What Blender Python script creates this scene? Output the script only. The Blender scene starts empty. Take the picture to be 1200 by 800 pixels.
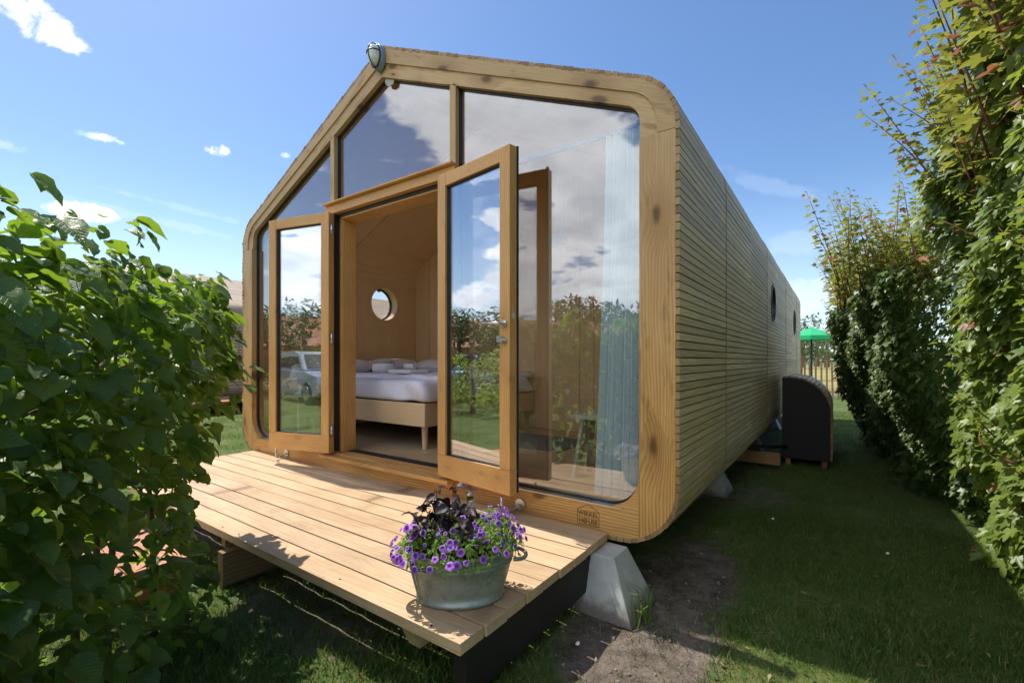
import bpy, math, random
import numpy as np
from mathutils import Vector, Matrix, Euler
random.seed(7); RNG = np.random.default_rng(7)
SC = bpy.context.scene; COL = SC.collection
R = math.radians; PI = math.pi

# ------------------------------------------------------------------ camera
TH = math.atan(380/537.0); FPX = 537.0
CAM = Vector((2.94, -2.36, 1.23))
cd = bpy.data.cameras.new('camera'); cd.sensor_width = 36; cd.lens = 36*FPX/1200
cd.shift_y = 22/1200; cd.clip_start = 0.05; cd.clip_end = 3000
cam = bpy.data.objects.new('camera', cd); COL.objects.link(cam)
cam.location = CAM; cam.rotation_euler = (R(90), 0, TH); SC.camera = cam

def ray(px, py):
    a = (px-600)/FPX; b = -(py-422)/FPX
    return Vector((a*math.cos(TH)-math.sin(TH), a*math.sin(TH)+math.cos(TH), b)).normalized()

# ------------------------------------------------------------------ render look
SC.view_settings.view_transform = 'Standard'; SC.view_settings.look = 'None'
SC.view_settings.exposure = 1.34; SC.view_settings.gamma = 1
SC.cycles.use_denoising = True
SC.cycles.max_bounces = 10; SC.cycles.transparent_max_bounces = 24
SC.cycles.diffuse_bounces = 7; SC.cycles.glossy_bounces = 4; SC.cycles.transmission_bounces = 6
SC.cycles.sample_clamp_indirect = 6; SC.cycles.caustics_reflective = False; SC.cycles.caustics_refractive = False

# ------------------------------------------------------------------ sun
EL = R(60.5); AZ = R(3.5)                      # the sun stands left of the house, a little behind its front
sdir = Vector((-math.cos(AZ)*math.cos(EL), math.sin(AZ)*math.cos(EL), math.sin(EL)))
sl = bpy.data.lights.new('sun', 'SUN'); sl.energy = 2.2; sl.angle = R(0.5); sl.color = (1, .955, .87)
sun = bpy.data.objects.new('sun', sl); COL.objects.link(sun)
sun.rotation_euler = (-sdir).to_track_quat('-Z', 'Y').to_euler(); sun.location = (-6, 0, 9)

# ------------------------------------------------------------------ node helpers
class NT:
    def __init__(s, tree): s.t = tree; s.n = tree.nodes; s.l = tree.links
    def new(s, typ, **kw):
        n = s.n.new(typ)
        for k, v in kw.items():
            if k.startswith('i_'): s.put(n, k[2:], v)
            elif isinstance(k, str): setattr(n, k, v)
        return n
    def put(s, n, key, v):
        sock = n.inputs[int(key)] if key.isdigit() else n.inputs[key.replace('_', ' ')]
        if isinstance(v, bpy.types.NodeSocket): s.l.new(v, sock)
        else: sock.default_value = v
    def m(s, op, a, b=None, c=None, clamp=False):
        n = s.n.new('ShaderNodeMath'); n.operation = op; n.use_clamp = clamp
        for i, v in enumerate((a, b, c)):
            if v is not None: s.put(n, str(i), v)
        return n.outputs[0]
    def v(s, op, a, b=None):
        n = s.n.new('ShaderNodeVectorMath'); n.operation = op
        for i, x in enumerate((a, b)):
            if x is not None: s.put(n, str(i), x)
        return n.outputs['Value'] if op in ('DOT_PRODUCT', 'LENGTH', 'DISTANCE') else n.outputs[0]
    def smooth(s, x, a, b, lo=0., hi=1.):
        n = s.n.new('ShaderNodeMapRange'); n.interpolation_type = 'SMOOTHSTEP'
        s.put(n, '0', x); n.inputs[1].default_value = a; n.inputs[2].default_value = b
        n.inputs[3].default_value = lo; n.inputs[4].default_value = hi
        return n.outputs[0]
    def mix(s, f, a, b, mode='MIX'):
        n = s.n.new('ShaderNodeMix'); n.data_type = 'RGBA'; n.blend_type = mode
        for i, x in ((0, f), (6, a), (7, b)):
            if isinstance(x, bpy.types.NodeSocket): s.l.new(x, n.inputs[i])
            else: n.inputs[i].default_value = x if i == 0 or len(x) == 4 else (*x, 1)
        return n.outputs[2]
    def ramp(s, f, stops, interp='LINEAR'):
        n = s.n.new('ShaderNodeValToRGB'); n.color_ramp.interpolation = interp
        e = n.color_ramp.elements
        while len(e) < len(stops): e.new(0.5)
        for i, (p, c) in enumerate(stops):
            e[i].position = p; e[i].color = (*c, 1) if len(c) == 3 else c
        s.l.new(f, n.inputs[0]); return n.outputs[0]
    def noise(s, vec, scale, detail=4, rough=.55, dist=0):
        n = s.n.new('ShaderNodeTexNoise')
        s.l.new(vec, n.inputs['Vector']); n.inputs['Scale'].default_value = scale
        n.inputs['Detail'].default_value = detail; n.inputs['Roughness'].default_value = rough
        n.inputs['Distortion'].default_value = dist
        return n.outputs[0]
    def bump(s, h, strength=.3, dist=.01):
        n = s.n.new('ShaderNodeBump'); n.inputs['Strength'].default_value = strength
        n.inputs['Distance'].default_value = dist; s.l.new(h, n.inputs['Height']); return n.outputs[0]

# ------------------------------------------------------------------ sky
W = bpy.data.worlds.new('World'); SC.world = W; W.use_nodes = True
T = NT(W.node_tree); T.n.clear()
sky = T.new('ShaderNodeTexSky', sky_type='NISHITA', sun_disc=False)
sky.sun_elevation = EL; sky.sun_rotation = math.atan2(sdir.x, sdir.y)
sky.air_density = 1.0; sky.dust_density = .5; sky.ozone_density = 1.2; sky.altitude = 0
tc = T.new('ShaderNodeTexCoord'); D = T.v('NORMALIZE', tc.outputs['Generated'])
sep = T.new('ShaderNodeSeparateXYZ'); T.l.new(D, sep.inputs[0]); dz = sep.outputs[2]
# fbm laid on a flat cloud deck, so clouds flatten to the horizon
den = T.m('ADD', T.m('MAXIMUM', dz, 0.), .18)
comb = T.new('ShaderNodeCombineXYZ'); T.l.new(T.m('DIVIDE', sep.outputs[0], den), comb.inputs[0]); T.l.new(T.m('DIVIDE', sep.outputs[1], den), comb.inputs[1])
P = comb.outputs[0]
fine = T.noise(D, 16, 9, .62, .4)
def puff(px, py, w, h, amp=.9, tilt=0., vec=None, thr=(.0, .28)):
    d = vec.normalized() if vec else ray(px, py)
    r = d.cross(Vector((0, 0, 1))).normalized(); u = r.cross(d)
    r, u = r*math.cos(tilt)+u*math.sin(tilt), u*math.cos(tilt)-r*math.sin(tilt)
    a = T.m('DIVIDE', T.v('DOT_PRODUCT', D, tuple(r)), w); b = T.m('DIVIDE', T.v('DOT_PRODUCT', D, tuple(u)), h)
    r2 = T.m('ADD', T.m('MULTIPLY', a, a), T.m('MULTIPLY', b, b))
    s = T.m('ADD', T.m('SUBTRACT', 1., r2), T.m('MULTIPLY', T.m('SUBTRACT', fine, .60), 3.6))
    k = T.smooth(s, thr[0], thr[1]+.35, 0, amp)
    front = T.m('GREATER_THAN', T.v('DOT_PRODUCT', D, tuple(d)), .3)
    return T.m('MULTIPLY', k, front)
def deg(p): return p/FPX
masks = [puff(20, 12, deg(44), deg(19), 1., -.1), puff(72, 32, deg(25), deg(12), 1., -.25), puff(115, 161, deg(21), deg(7), .9),
         puff(258, 178, deg(15), deg(8), .9), puff(92, 247, deg(26), deg(9), .95), puff(10, 172, deg(16), deg(9), .35),
         puff(334, 182, deg(7), deg(4), .4), puff(200, 262, deg(110), deg(6), .10, -.12), puff(230, 248, deg(90), deg(4), .09, -.12),
         puff(890, 215, deg(75), deg(12), .08, -.42), puff(930, 285, deg(45), deg(16), .10), puff(945, 350, deg(40), deg(30), .22)]
mask = masks[0]
for k in masks[1:]: mask = T.m('MAXIMUM', mask, k)
# broken cumulus behind the photographer (seen in the window panes)
big = T.noise(P, 1.5, 10, .55, .2)
reg = T.smooth(T.v('DOT_PRODUCT', D, tuple(Vector((-.10, -.88, .42)).normalized())), .62, .93)
cum = T.smooth(T.m('ADD', big, T.m('MULTIPLY', reg, .17)), .555, .61)
behind = T.smooth(T.v('DOT_PRODUCT', D, (-.25, -.95, .1)), .25, .5)
cum = T.m('MULTIPLY', T.m('MULTIPLY', cum, behind), T.smooth(dz, .0, .06))
inner = T.noise(P, 2.3, 6, .6, .3)
tone = T.mix(T.smooth(T.m('ADD', T.m('MULTIPLY', big, .6), T.m('MULTIPLY', inner, .5)), .44, .70), (7.6, 7.8, 8.1), (4.3, 4.7, 5.3))
tone = T.mix(behind, (5.6, 5.7, 5.8), tone)
allm = T.m('MAXIMUM', mask, cum, clamp=True)
# thin haze low over the land
hz = T.smooth(dz, .0, .34, .42, 0.)
hs = T.new('ShaderNodeHueSaturation'); T.l.new(sky.outputs[0], hs.inputs['Color']); hs.inputs['Saturation'].default_value = 1.18; hs.inputs['Value'].default_value = .67; hs.inputs['Hue'].default_value = .503
skyc = T.mix(hz, hs.outputs[0], (3.9, 5.0, 6.3))
colr = T.mix(allm, skyc, tone)
bg = T.new('ShaderNodeBackground', i_Strength=.104); T.l.new(colr, bg.inputs[0])
out = T.new('ShaderNodeOutputWorld'); T.l.new(bg.outputs[0], out.inputs[0])

# ------------------------------------------------------------------ material helpers
def mat(name):
    m = bpy.data.materials.new(name); m.use_nodes = True; t = NT(m.node_tree); t.n.clear()
    o = t.new('ShaderNodeOutputMaterial'); p = t.new('ShaderNodeBsdfPrincipled'); t.l.new(p.outputs[0], o.inputs[0])
    t.p = p; t.o = o; return m, t
def flat(name, c, rough=.5, metal=0., bump=0., bscale=60, var=.12, spec=.5):
    m, t = mat(name); tcn = t.new('ShaderNodeTexCoord')
    n = t.noise(tcn.outputs['Object'], bscale, 5)
    col = t.mix(t.smooth(n, .3, .7), tuple(x*(1-var) for x in c), tuple(min(1, x*(1+var)) for x in c))
    t.l.new(col, t.p.inputs['Base Color']); t.p.inputs['Roughness'].default_value = rough
    t.p.inputs['Metallic'].default_value = metal; t.p.inputs['Specular IOR Level'].default_value = spec
    if bump: t.l.new(t.bump(n, bump, .004), t.p.inputs['Normal'])
    return m
def wood(name, dark, light, grain=(1, 0, 0), scale=1., rough=.55, knots=.6, world=False, vary=.18, bump=.25, grey=None, fig=1., spec=.4, stain=0., ends=False, rings=1., seg=0.):
    """grain runs along `grain` (object space)"""
    m, t = mat(name)
    if world: co = t.new('ShaderNodeNewGeometry').outputs['Position']
    else: co = t.new('ShaderNodeTexCoord').outputs['Object']
    oi = t.new('ShaderNodeObjectInfo').outputs['Random']; ge = t.new('ShaderNodeNewGeometry').outputs['Random Per Island']
    rnd = t.m('FRACT', t.m('ADD', t.m('MULTIPLY', oi, 7.13), ge))
    off = t.v('SCALE', (13.1, 7.7, 5.3)); t.l.new(rnd, off.node.inputs['Scale'])
    co = t.v('ADD', co, off)
    g = Vector(grain).normalized(); a = g.cross(Vector((0, 1, 0))) if abs(g.y) < .9 else Vector((1, 0, 0)); a.normalize(); b = g.cross(a)
    cx = t.new('ShaderNodeCombineXYZ')
    for i, ax in enumerate((g, a, b)): t.l.new(t.v('DOT_PRODUCT', co, tuple(ax)), cx.inputs[i])
    gv = cx.outputs[0]
    vo = t.new('ShaderNodeTexVoronoi', voronoi_dimensions='2D'); t.l.new(t.v('MULTIPLY', gv, (2.4*scale, 5.5*scale, 0)), vo.inputs['Vector']); vo.inputs['Scale'].default_value = 1.0
    kd = vo.outputs['Distance']
    kj = t.noise(t.v('MULTIPLY', gv, (14*scale, 36*scale, 9*scale)), 1.0, 3); vc = t.new('ShaderNodeSeparateColor'); t.l.new(vo.outputs['Color'], vc.inputs[0]); kd = t.m('DIVIDE', t.m('ADD', kd, t.m('MULTIPLY', t.m('SUBTRACT', kj, .5), .09)), t.m('ADD', .3, t.m('MULTIPLY', vc.outputs[1], .75))); big_ = t.m('GREATER_THAN', vc.outputs[0], .35)
    k = t.m('MULTIPLY', t.smooth(kd, .05, .17, 1, 0), big_); halo = t.m('MULTIPLY', t.smooth(kd, .10, .60, 1, 0), big_)
    warp = t.noise(t.v('MULTIPLY', gv, (1.2*scale, 5*scale, 5*scale)), 1.0, 3)
    sy = t.new('ShaderNodeSeparateXYZ'); t.l.new(gv, sy.inputs[0])
    y = t.m('ADD', t.m('ADD', sy.outputs[1], t.m('MULTIPLY', sy.outputs[2], .6)), t.m('ADD', t.m('MULTIPLY', warp, .075*fig/scale), t.m('MULTIPLY', halo, .035*knots/scale)))
    ring = t.m('ADD', t.m('MULTIPLY', t.m('SINE', t.m('MULTIPLY', y, 430*scale)), .5), .5)
    fib = t.noise(t.v('MULTIPLY', gv, (4*scale, 160*scale, 160*scale)), 1., 5, .6)
    blot = t.noise(t.v('MULTIPLY', gv, (1.3*scale, 4*scale, 4*scale)), 1.6, 4, .6)
    f = t.m('ADD', t.m('ADD', t.m('MULTIPLY', ring, .22*rings), t.m('MULTIPLY', fib, .45+.2*(1-rings))), t.m('MULTIPLY', blot, .45))
    c = t.mix(t.smooth(f, .32, .88), dark, light)
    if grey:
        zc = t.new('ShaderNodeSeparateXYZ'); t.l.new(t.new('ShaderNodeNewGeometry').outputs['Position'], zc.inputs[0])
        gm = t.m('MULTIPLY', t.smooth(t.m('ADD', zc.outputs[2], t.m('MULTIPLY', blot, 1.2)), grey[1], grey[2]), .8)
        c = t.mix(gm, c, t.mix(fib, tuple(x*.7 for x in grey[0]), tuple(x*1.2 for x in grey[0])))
    if stain:
        st = t.noise(t.v('MULTIPLY', gv, (1.6, 7, 3)), 2.3, 7, .7)
        c = t.mix(t.smooth(st, .53, .70, 0, stain), c, tuple(x*.38 for x in dark))
    c = t.mix(t.m('MULTIPLY', halo, .5*knots, clamp=True), c, tuple(x*.62 for x in dark))
    c = t.mix(t.m('MULTIPLY', k, .95*knots, clamp=True), c, tuple(x*.22 for x in dark))
    hv = t.new('ShaderNodeHueSaturation'); t.l.new(c, hv.inputs['Color'])
    t.l.new(t.m('ADD', t.m('MULTIPLY', t.m('SUBTRACT', rnd, .5), vary*2), 1.), hv.inputs['Value'])
    t.l.new(t.m('ADD', t.m('MULTIPLY', t.m('SUBTRACT', t.m('FRACT', t.m('MULTIPLY', rnd, 5.7)), .5), vary*.7), 1.), hv.inputs['Saturation'])
    fin = hv.outputs[0]
    if seg:
        pz = t.new('ShaderNodeSeparateXYZ'); t.l.new(t.new('ShaderNodeNewGeometry').outputs['Position'], pz.inputs[0])
        sn = t.m('FRACT', t.m('MULTIPLY', t.m('SINE', t.m('MULTIPLY', t.m('FLOOR', t.m('DIVIDE', pz.outputs[1], 1.183)), 12.9)), 43.7))
        wear = t.noise(t.v('MULTIPLY', t.new('ShaderNodeNewGeometry').outputs['Position'], (1, 1.1, .9)), 1.3, 6, .65)
        vv = t.m('ADD', t.m('ADD', .74, t.m('MULTIPLY', sn, seg)), t.m('MULTIPLY', wear, .42))
        h2 = t.new('ShaderNodeHueSaturation'); t.l.new(fin, h2.inputs['Color']); t.l.new(vv, h2.inputs['Value']); t.l.new(t.m('ADD', .7, t.m('MULTIPLY', wear, .6)), h2.inputs['Saturation']); fin = h2.outputs[0]
    if ends:
        nn = t.new('ShaderNodeSeparateXYZ'); t.l.new(t.new('ShaderNodeNewGeometry').outputs['True Normal'], nn.inputs[0])
        fin = t.mix(t.m('GREATER_THAN', t.m('ABSOLUTE', nn.outputs[1]), .9), fin, t.mix(rnd, (.20, .11, .05), (.42, .26, .12)))
    t.l.new(fin, t.p.inputs['Base Color'])
    t.l.new(t.m('ADD', t.m('MULTIPLY', fib, .2), rough-.1), t.p.inputs['Roughness'])
    t.p.inputs['Specular IOR Level'].default_value = spec
    t.l.new(t.bump(t.m('ADD', fib, t.m('MULTIPLY', ring, .4)), bump, .002), t.p.inputs['Normal'])
    return m
def glass(name, f0=.10, tint=(.985, .99, .985), wob=.006):
    m, t = mat(name); t.n.remove(t.p)
    ge = t.new('ShaderNodeNewGeometry')
    co = t.m('ABSOLUTE', t.v('DOT_PRODUCT', ge.outputs['Incoming'], ge.outputs['Normal']))
    fr = t.m('ADD', t.m('MULTIPLY', t.m('POWER', t.m('SUBTRACT', 1., co, clamp=True), 4.2), 1-f0), f0, clamp=True)
    tr = t.new('ShaderNodeBsdfTransparent'); tr.inputs[0].default_value = (*tint, 1)
    gl = t.new('ShaderNodeBsdfGlossy'); gl.inputs['Roughness'].default_value = 0.0; gl.inputs[0].default_value = (.95, .97, 1, 1)
    n = t.noise(t.new('ShaderNodeTexCoord').outputs['Object'], 2.2, 2)
    t.l.new(t.bump(n, wob, .05), gl.inputs['Normal'])
    mx = t.new('ShaderNodeMixShader'); t.l.new(fr, mx.inputs[0]); t.l.new(tr.outputs[0], mx.inputs[1]); t.l.new(gl.outputs[0], mx.inputs[2])
    t.l.new(mx.outputs[0], t.o.inputs[0]); return m
def leafmat(name, dark, light, trans, tw=.35, rough=.42, odd=None, oddp=.93, veins=0, spec=.5):
    m, t = mat(name)
    oi = t.new('ShaderNodeObjectInfo').outputs['Random']; ge = t.new('ShaderNodeNewGeometry').outputs['Random Per Island']
    rnd = t.m('FRACT', t.m('ADD', t.m('MULTIPLY', oi, 9.7), ge))
    po = t.new('ShaderNodeNewGeometry').outputs['Position']
    cl = t.noise(po, 3.0, 2)
    c = t.mix(t.m('ADD', t.m('MULTIPLY', rnd, .7), t.m('MULTIPLY', cl, .3), clamp=True), dark, light)
    tcol = t.mix(rnd, tuple(x*.75 for x in trans), trans)
    if odd:
        o = t.m('GREATER_THAN', rnd, oddp); c = t.mix(o, c, odd); tcol = t.mix(o, tcol, odd)
    if veins:
        uv = t.new('ShaderNodeUVMap').outputs[0]; su = t.new('ShaderNodeSeparateXYZ'); t.l.new(uv, su.inputs[0])
        au = t.m('ABSOLUTE', t.m('SUBTRACT', su.outputs[0], .5))
        mid = t.smooth(au, .0, .02, 1, 0)
        ph = t.m('SUBTRACT', su.outputs[1], t.m('MULTIPLY', au, .9))
        side = t.smooth(t.m('ABSOLUTE', t.m('SUBTRACT', t.m('FRACT', t.m('MULTIPLY', ph, veins)), .5)), .0, .14, 1, 0)
        vn = t.m('MAXIMUM', mid, t.m('MULTIPLY', side, .7))
        c = t.mix(t.m('MULTIPLY', vn, .5), c, tuple(min(1, x*1.9) for x in light))
        nz = t.noise(po, 45, 4)
        t.l.new(t.bump(t.m('ADD', t.m('MULTIPLY', vn, -.8), t.m('MULTIPLY', nz, .7)), .9, .004), t.p.inputs['Normal'])
        spots = t.smooth(t.noise(po, 28, 3), .62, .72)
        c = t.mix(t.m('MULTIPLY', spots, .3), c, (.13, .11, .04))
    t.l.new(c, t.p.inputs['Base Color']); t.p.inputs['Roughness'].default_value = rough; t.p.inputs['Specular IOR Level'].default_value = spec
    tl = t.new('ShaderNodeBsdfTranslucent'); t.l.new(tcol, tl.inputs[0])
    mx = t.new('ShaderNodeMixShader'); mx.inputs[0].default_value = tw
    t.l.new(t.p.outputs[0], mx.inputs[1]); t.l.new(tl.outputs[0], mx.inputs[2]); t.l.new(mx.outputs[0], t.o.inputs[0]); return m

# ------------------------------------------------------------------ mesh helpers
ORG = {}
def link(o, parent=None):
    COL.objects.link(o)
    if parent is not None: o.parent = parent
    return o
def org(p):
    v = Vector((0, 0, 0))
    while p is not None: v += p.location; p = p.parent
    return v
def tag(o, label=None, cat=None, group=None, kind=None):
    if label: o['label'] = label
    if cat: o['category'] = cat
    if group: o['group'] = group
    if kind: o['kind'] = kind
    return o
def thing(name, label, cat, loc=(0, 0, 0), group=None):
    o = bpy.data.objects.new(name, None); o.location = loc; o.empty_display_size = .1; link(o); return tag(o, label, cat, group)
class MB:
    def __init__(s): s.v = []; s.f = []
    def add(s, vs, fs):
        n = len(s.v); s.v += [tuple(v) for v in vs]; s.f += [tuple(i+n for i in f) for f in fs]; return s
    def box(s, x0, x1, y0, y1, z0, z1, c=0.0, M=None):
        vs = [Vector(p) for p in ((x0, y0, z0), (x1, y0, z0), (x1, y1, z0), (x0, y1, z0), (x0, y0, z1), (x1, y0, z1), (x1, y1, z1), (x0, y1, z1))]
        if M is not None: vs = [M @ v for v in vs]
        return s.add(vs, [(0, 3, 2, 1), (4, 5, 6, 7), (0, 1, 5, 4), (1, 2, 6, 5), (2, 3, 7, 6), (3, 0, 4, 7)])
    def prism(s, pts, y0, y1, M=None):       # polygon in XZ extruded along Y
        n = len(pts); vs = [Vector((x, y0, z)) for x, z in pts]+[Vector((x, y1, z)) for x, z in pts]
        if M is not None: vs = [M @ v for v in vs]
        fs = [tuple(range(n)), tuple(range(2*n-1, n-1, -1))]+[((i+1) % n, i, i+n, (i+1) % n+n) for i in range(n)]
        return s.add(vs, fs)
    def tube(s, pts, r, n=8, cap=True):
        pts = [Vector(p) for p in pts]; rs = r if isinstance(r, (list, tuple)) else [r]*len(pts)
        base = len(s.v); up = None
        for i, p in enumerate(pts):
            d = (pts[min(i+1, len(pts)-1)]-pts[max(i-1, 0)]).normalized()
            a = d.orthogonal().normalized() if up is None else (up-d*up.dot(d)).normalized()
            up = a; b = d.cross(a)
            for k in range(n):
                w = 2*PI*k/n; s.v.append(tuple(p+(a*math.cos(w)+b*math.sin(w))*rs[i]))
        for i in range(len(pts)-1):
            for k in range(n):
                s.f.append((base+i*n+k, base+i*n+(k+1) % n, base+(i+1)*n+(k+1) % n, base+(i+1)*n+k))
        if cap:
            s.f.append(tuple(base+k for k in range(n-1, -1, -1))); s.f.append(tuple(base+(len(pts)-1)*n+k for k in range(n)))
        return s
    def lathe(s, prof, n=24, M=None, sx=1, sy=1, cap=True):   # prof: (r,z) bottom to top
        base = len(s.v)
        for r, z in prof:
            for k in range(n):
                w = 2*PI*k/n; p = Vector((r*sx*math.cos(w), r*sy*math.sin(w), z))
                s.v.append(tuple(M @ p if M is not None else p))
        for i in range(len(prof)-1):
            for k in range(n):
                s.f.append((base+i*n+k, base+i*n+(k+1) % n, base+(i+1)*n+(k+1) % n, base+(i+1)*n+k))
        if cap:
            s.f.append(tuple(base+k for k in range(n-1, -1, -1))); s.f.append(tuple(base+(len(prof)-1)*n+k for k in range(n)))
        return s
    def mesh(s, name, off=Vector((0, 0, 0)), smooth=False, bevel=0):
        me = bpy.data.meshes.new(name); me.from_pydata([(x-off.x, y-off.y, z-off.z) for x, y, z in s.v], [], s.f)
        if bevel:
            import bmesh
            bm = bmesh.new(); bm.from_mesh(me); bmesh.ops.recalc_face_normals(bm, faces=bm.faces)
            bmesh.ops.bevel(bm, geom=[e for e in bm.edges if len(e.link_faces) == 2 and e.calc_face_angle(0) > .6], offset=bevel, segments=2, affect='EDGES', profile=.6)
            bm.to_mesh(me); bm.free()
        if smooth: me.shade_smooth() if hasattr(me, 'shade_smooth') else [setattr(p, 'use_smooth', True) for p in me.polygons]
        me.update(); return me
    def build(s, name, m, parent=None, smooth=False, bevel=0, kind=None, label=None):
        o = bpy.data.objects.new(name, s.mesh(name, org(parent), smooth, bevel)); o.data.materials.append(m); link(o, parent)
        if kind: o['kind'] = kind
        if label: o['label'] = label
        return o
def np_mesh(name, V, F, m, uv=None, parent=None, smooth=False, kind=None):
    """V (N,3); F (M,k) faces of one size"""
    me = bpy.data.meshes.new(name); off = org(parent); V = V-np.array(off)
    me.vertices.add(len(V)); me.vertices.foreach_set('co', V.astype(np.float32).ravel())
    k = F.shape[1]; me.loops.add(F.size); me.loops.foreach_set('vertex_index', F.astype(np.int32).ravel())
    me.polygons.add(len(F)); me.polygons.foreach_set('loop_start', (np.arange(len(F))*k).astype(np.int32))
    if uv is not None:
        l = me.uv_layers.new(name='UVMap'); l.data.foreach_set('uv', uv[F.ravel()].astype(np.float32).ravel())
    me.update(calc_edges=True); me.validate()
    if smooth: me.polygons.foreach_set('use_smooth', np.ones(len(F), bool))
    me.materials.append(m); o = bpy.data.objects.new(name, me); link(o, parent)
    if kind: o['kind'] = kind
    return o
def scatter(tv, tf, pos, rot, sc):
    """template verts (n,3), tri faces (f,3); pos (N,3) rot (N,3,3) sc (N,)"""
    V = np.einsum('nij,kj->nki', rot, tv)*sc[:, None, None]+pos[:, None, :]
    F = tf[None]+(np.arange(len(pos))*len(tv))[:, None, None]
    return V.reshape(-1, 3), F.reshape(-1, 3)
def frames(normal, fwd):
    """rotation matrices with z = normal, y ~ fwd"""
    z = normal/np.linalg.norm(normal, axis=1, keepdims=True)
    x = np.cross(fwd, z); x /= np.linalg.norm(x, axis=1, keepdims=True)+1e-9
    y = np.cross(z, x); return np.stack([x, y, z], axis=2)

# ------------------------------------------------------------------ rounded outlines
def rounded(poly, radii, n=10):
    """clockwise or ccw polygon -> list of (x,z); every corner gives n+1 points"""
    out = []; N = len(poly)
    for i in range(N):
        p = Vector(poly[i]); a = (Vector(poly[i-1])-p).normalized(); b = (Vector(poly[(i+1) % N])-p).normalized()
        ang = a.angle(b); r = radii[i]; d = r/math.tan(ang/2); c = p+(a+b).normalized()*(r/math.sin(ang/2))
        s = p+a*d-c; e = p+b*d-c; w = s.angle(e); sg = 1 if s.x*e.y-s.y*e.x > 0 else -1
        for k in range(n+1):
            t = sg*w*k/n; out.append((c.x+s.x*math.cos(t)-s.y*math.sin(t), c.y+s.x*math.sin(t)+s.y*math.cos(t)))
    return out
def clip(poly, ax, val, keep_less):
    out = []; N = len(poly)
    ins = (lambda p: p[ax] <= val+1e-9) if keep_less else (lambda p: p[ax] >= val-1e-9)
    for i in range(N):
        p, q = poly[i], poly[(i+1) % N]
        if ins(p): out.append(p)
        if ins(p) != ins(q):
            t = (val-p[ax])/(q[ax]-p[ax]); out.append(tuple(p[k]+(q[k]-p[k])*t for k in range(2)))
    return out
def inset(poly, d):
    N = len(poly); out = []
    area = sum(poly[i][0]*poly[(i+1) % N][1]-poly[(i+1) % N][0]*poly[i][1] for i in range(N)); sg = 1 if area > 0 else -1
    for i in range(N):
        p = Vector(poly[i]); a = (p-Vector(poly[i-1])); b = (Vector(poly[(i+1) % N])-p)
        if a.length < 1e-6: a = b
        if b.length < 1e-6: b = a
        a.normalize(); b.normalize(); n1 = Vector((-a.y, a.x))*sg; n2 = Vector((-b.y, b.x))*sg; m_ = (n1+n2)
        m_ = m_/max(m_.length_squared/2, .4); out.append((p.x+m_.x*d, p.y+m_.y*d))
    return out
def ring(mb, pa, pb, y0, y1):
    """solid band between two outlines of equal count, from y0 (front) to y1"""
    N = len(pa); vs = [(x, y0, z) for x, z in pa]+[(x, y0, z) for x, z in pb]+[(x, y1, z) for x, z in pa]+[(x, y1, z) for x, z in pb]
    fs = []
    for i in range(N):
        j = (i+1) % N
        fs += [(i, j, N+j, N+i), (2*N+j, 2*N+i, 3*N+i, 3*N+j), (j, i, 2*N+i, 2*N+j), (N+i, N+j, 3*N+j, 3*N+i)]
    mb.add(vs, fs)
def band(mb, pa, pb, y0, y1):
    """open strip between two point runs, closed solid"""
    N = len(pa); vs = [(x, y0, z) for x, z in pa]+[(x, y0, z) for x, z in pb]+[(x, y1, z) for x, z in pa]+[(x, y1, z) for x, z in pb]
    fs = []
    for i in range(N-1):
        j = i+1
        fs += [(i, j, N+j, N+i), (2*N+j, 2*N+i, 3*N+i, 3*N+j), (j, i, 2*N+i, 2*N+j), (N+i, N+j, 3*N+j, 3*N+i)]
    fs += [(0, N, 3*N, 2*N), (N-1, 3*N-1, 4*N-1, 2*N-1)]
    mb.add(vs, fs)

# ------------------------------------------------------------------ materials
M = {}
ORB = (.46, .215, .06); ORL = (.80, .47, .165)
GR = ((.54, .375, .185), 1.1, 3.4)  # frame weathers greyer upward; the deck's orange bounce is put into the lower colour
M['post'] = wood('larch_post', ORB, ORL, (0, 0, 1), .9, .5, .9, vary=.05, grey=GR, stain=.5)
M['bottom'] = wood('larch_bottom', ORB, ORL, (1, 0, 0), .9, .5, .8, vary=.05, stain=.3)
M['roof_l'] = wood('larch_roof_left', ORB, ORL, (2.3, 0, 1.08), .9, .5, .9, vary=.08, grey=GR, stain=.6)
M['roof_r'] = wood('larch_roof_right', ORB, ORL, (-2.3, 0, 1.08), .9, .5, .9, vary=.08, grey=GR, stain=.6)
M['door_v'] = wood('door_stile_wood', (.50, .25, .075), (.74, .43, .15), (0, 0, 1), 1.2, .45, .25, vary=.04)
M['door_h'] = wood('door_rail_wood', (.50, .25, .075), (.74, .43, .15), (1, 0, 0), 1.2, .45, .25, vary=.04)
M['slat'] = wood('weathered_slat', (.55, .395, .225), (.80, .61, .385), (0, 1, 0), 1.0, .5, .15, world=True, vary=.16, bump=.4, spec=.5, ends=True, seg=.16)
M['slat_end'] = wood('slat_end_wood', (.22, .12, .055), (.42, .25, .12), (1, 0, 0), 2, .6, 0, vary=.3)
M['deck'] = wood('fresh_larch_board', (.44, .28, .15), (.72, .52, .33), (1, 0, 0), 1.0, .6, .55, world=True, vary=.10, bump=.35, stain=.30, rings=.35)
M['joist'] = wood('pale_joist', (.40, .28, .12), (.58, .43, .22), (0, 1, 0), 1.0, .6, .3)
M['sleeper'] = wood('brown_sleeper', (.25, .13, .05), (.42, .24, .10), (0, 1, 0), 1.0, .6, .5)
M['ply'] = wood('plywood_lining', (.68, .45, .24), (.82, .60, .35), (0, 0, 1), .6, .5, 0., vary=.03, bump=.08, fig=2.6, spec=.3, rings=.45)
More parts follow.
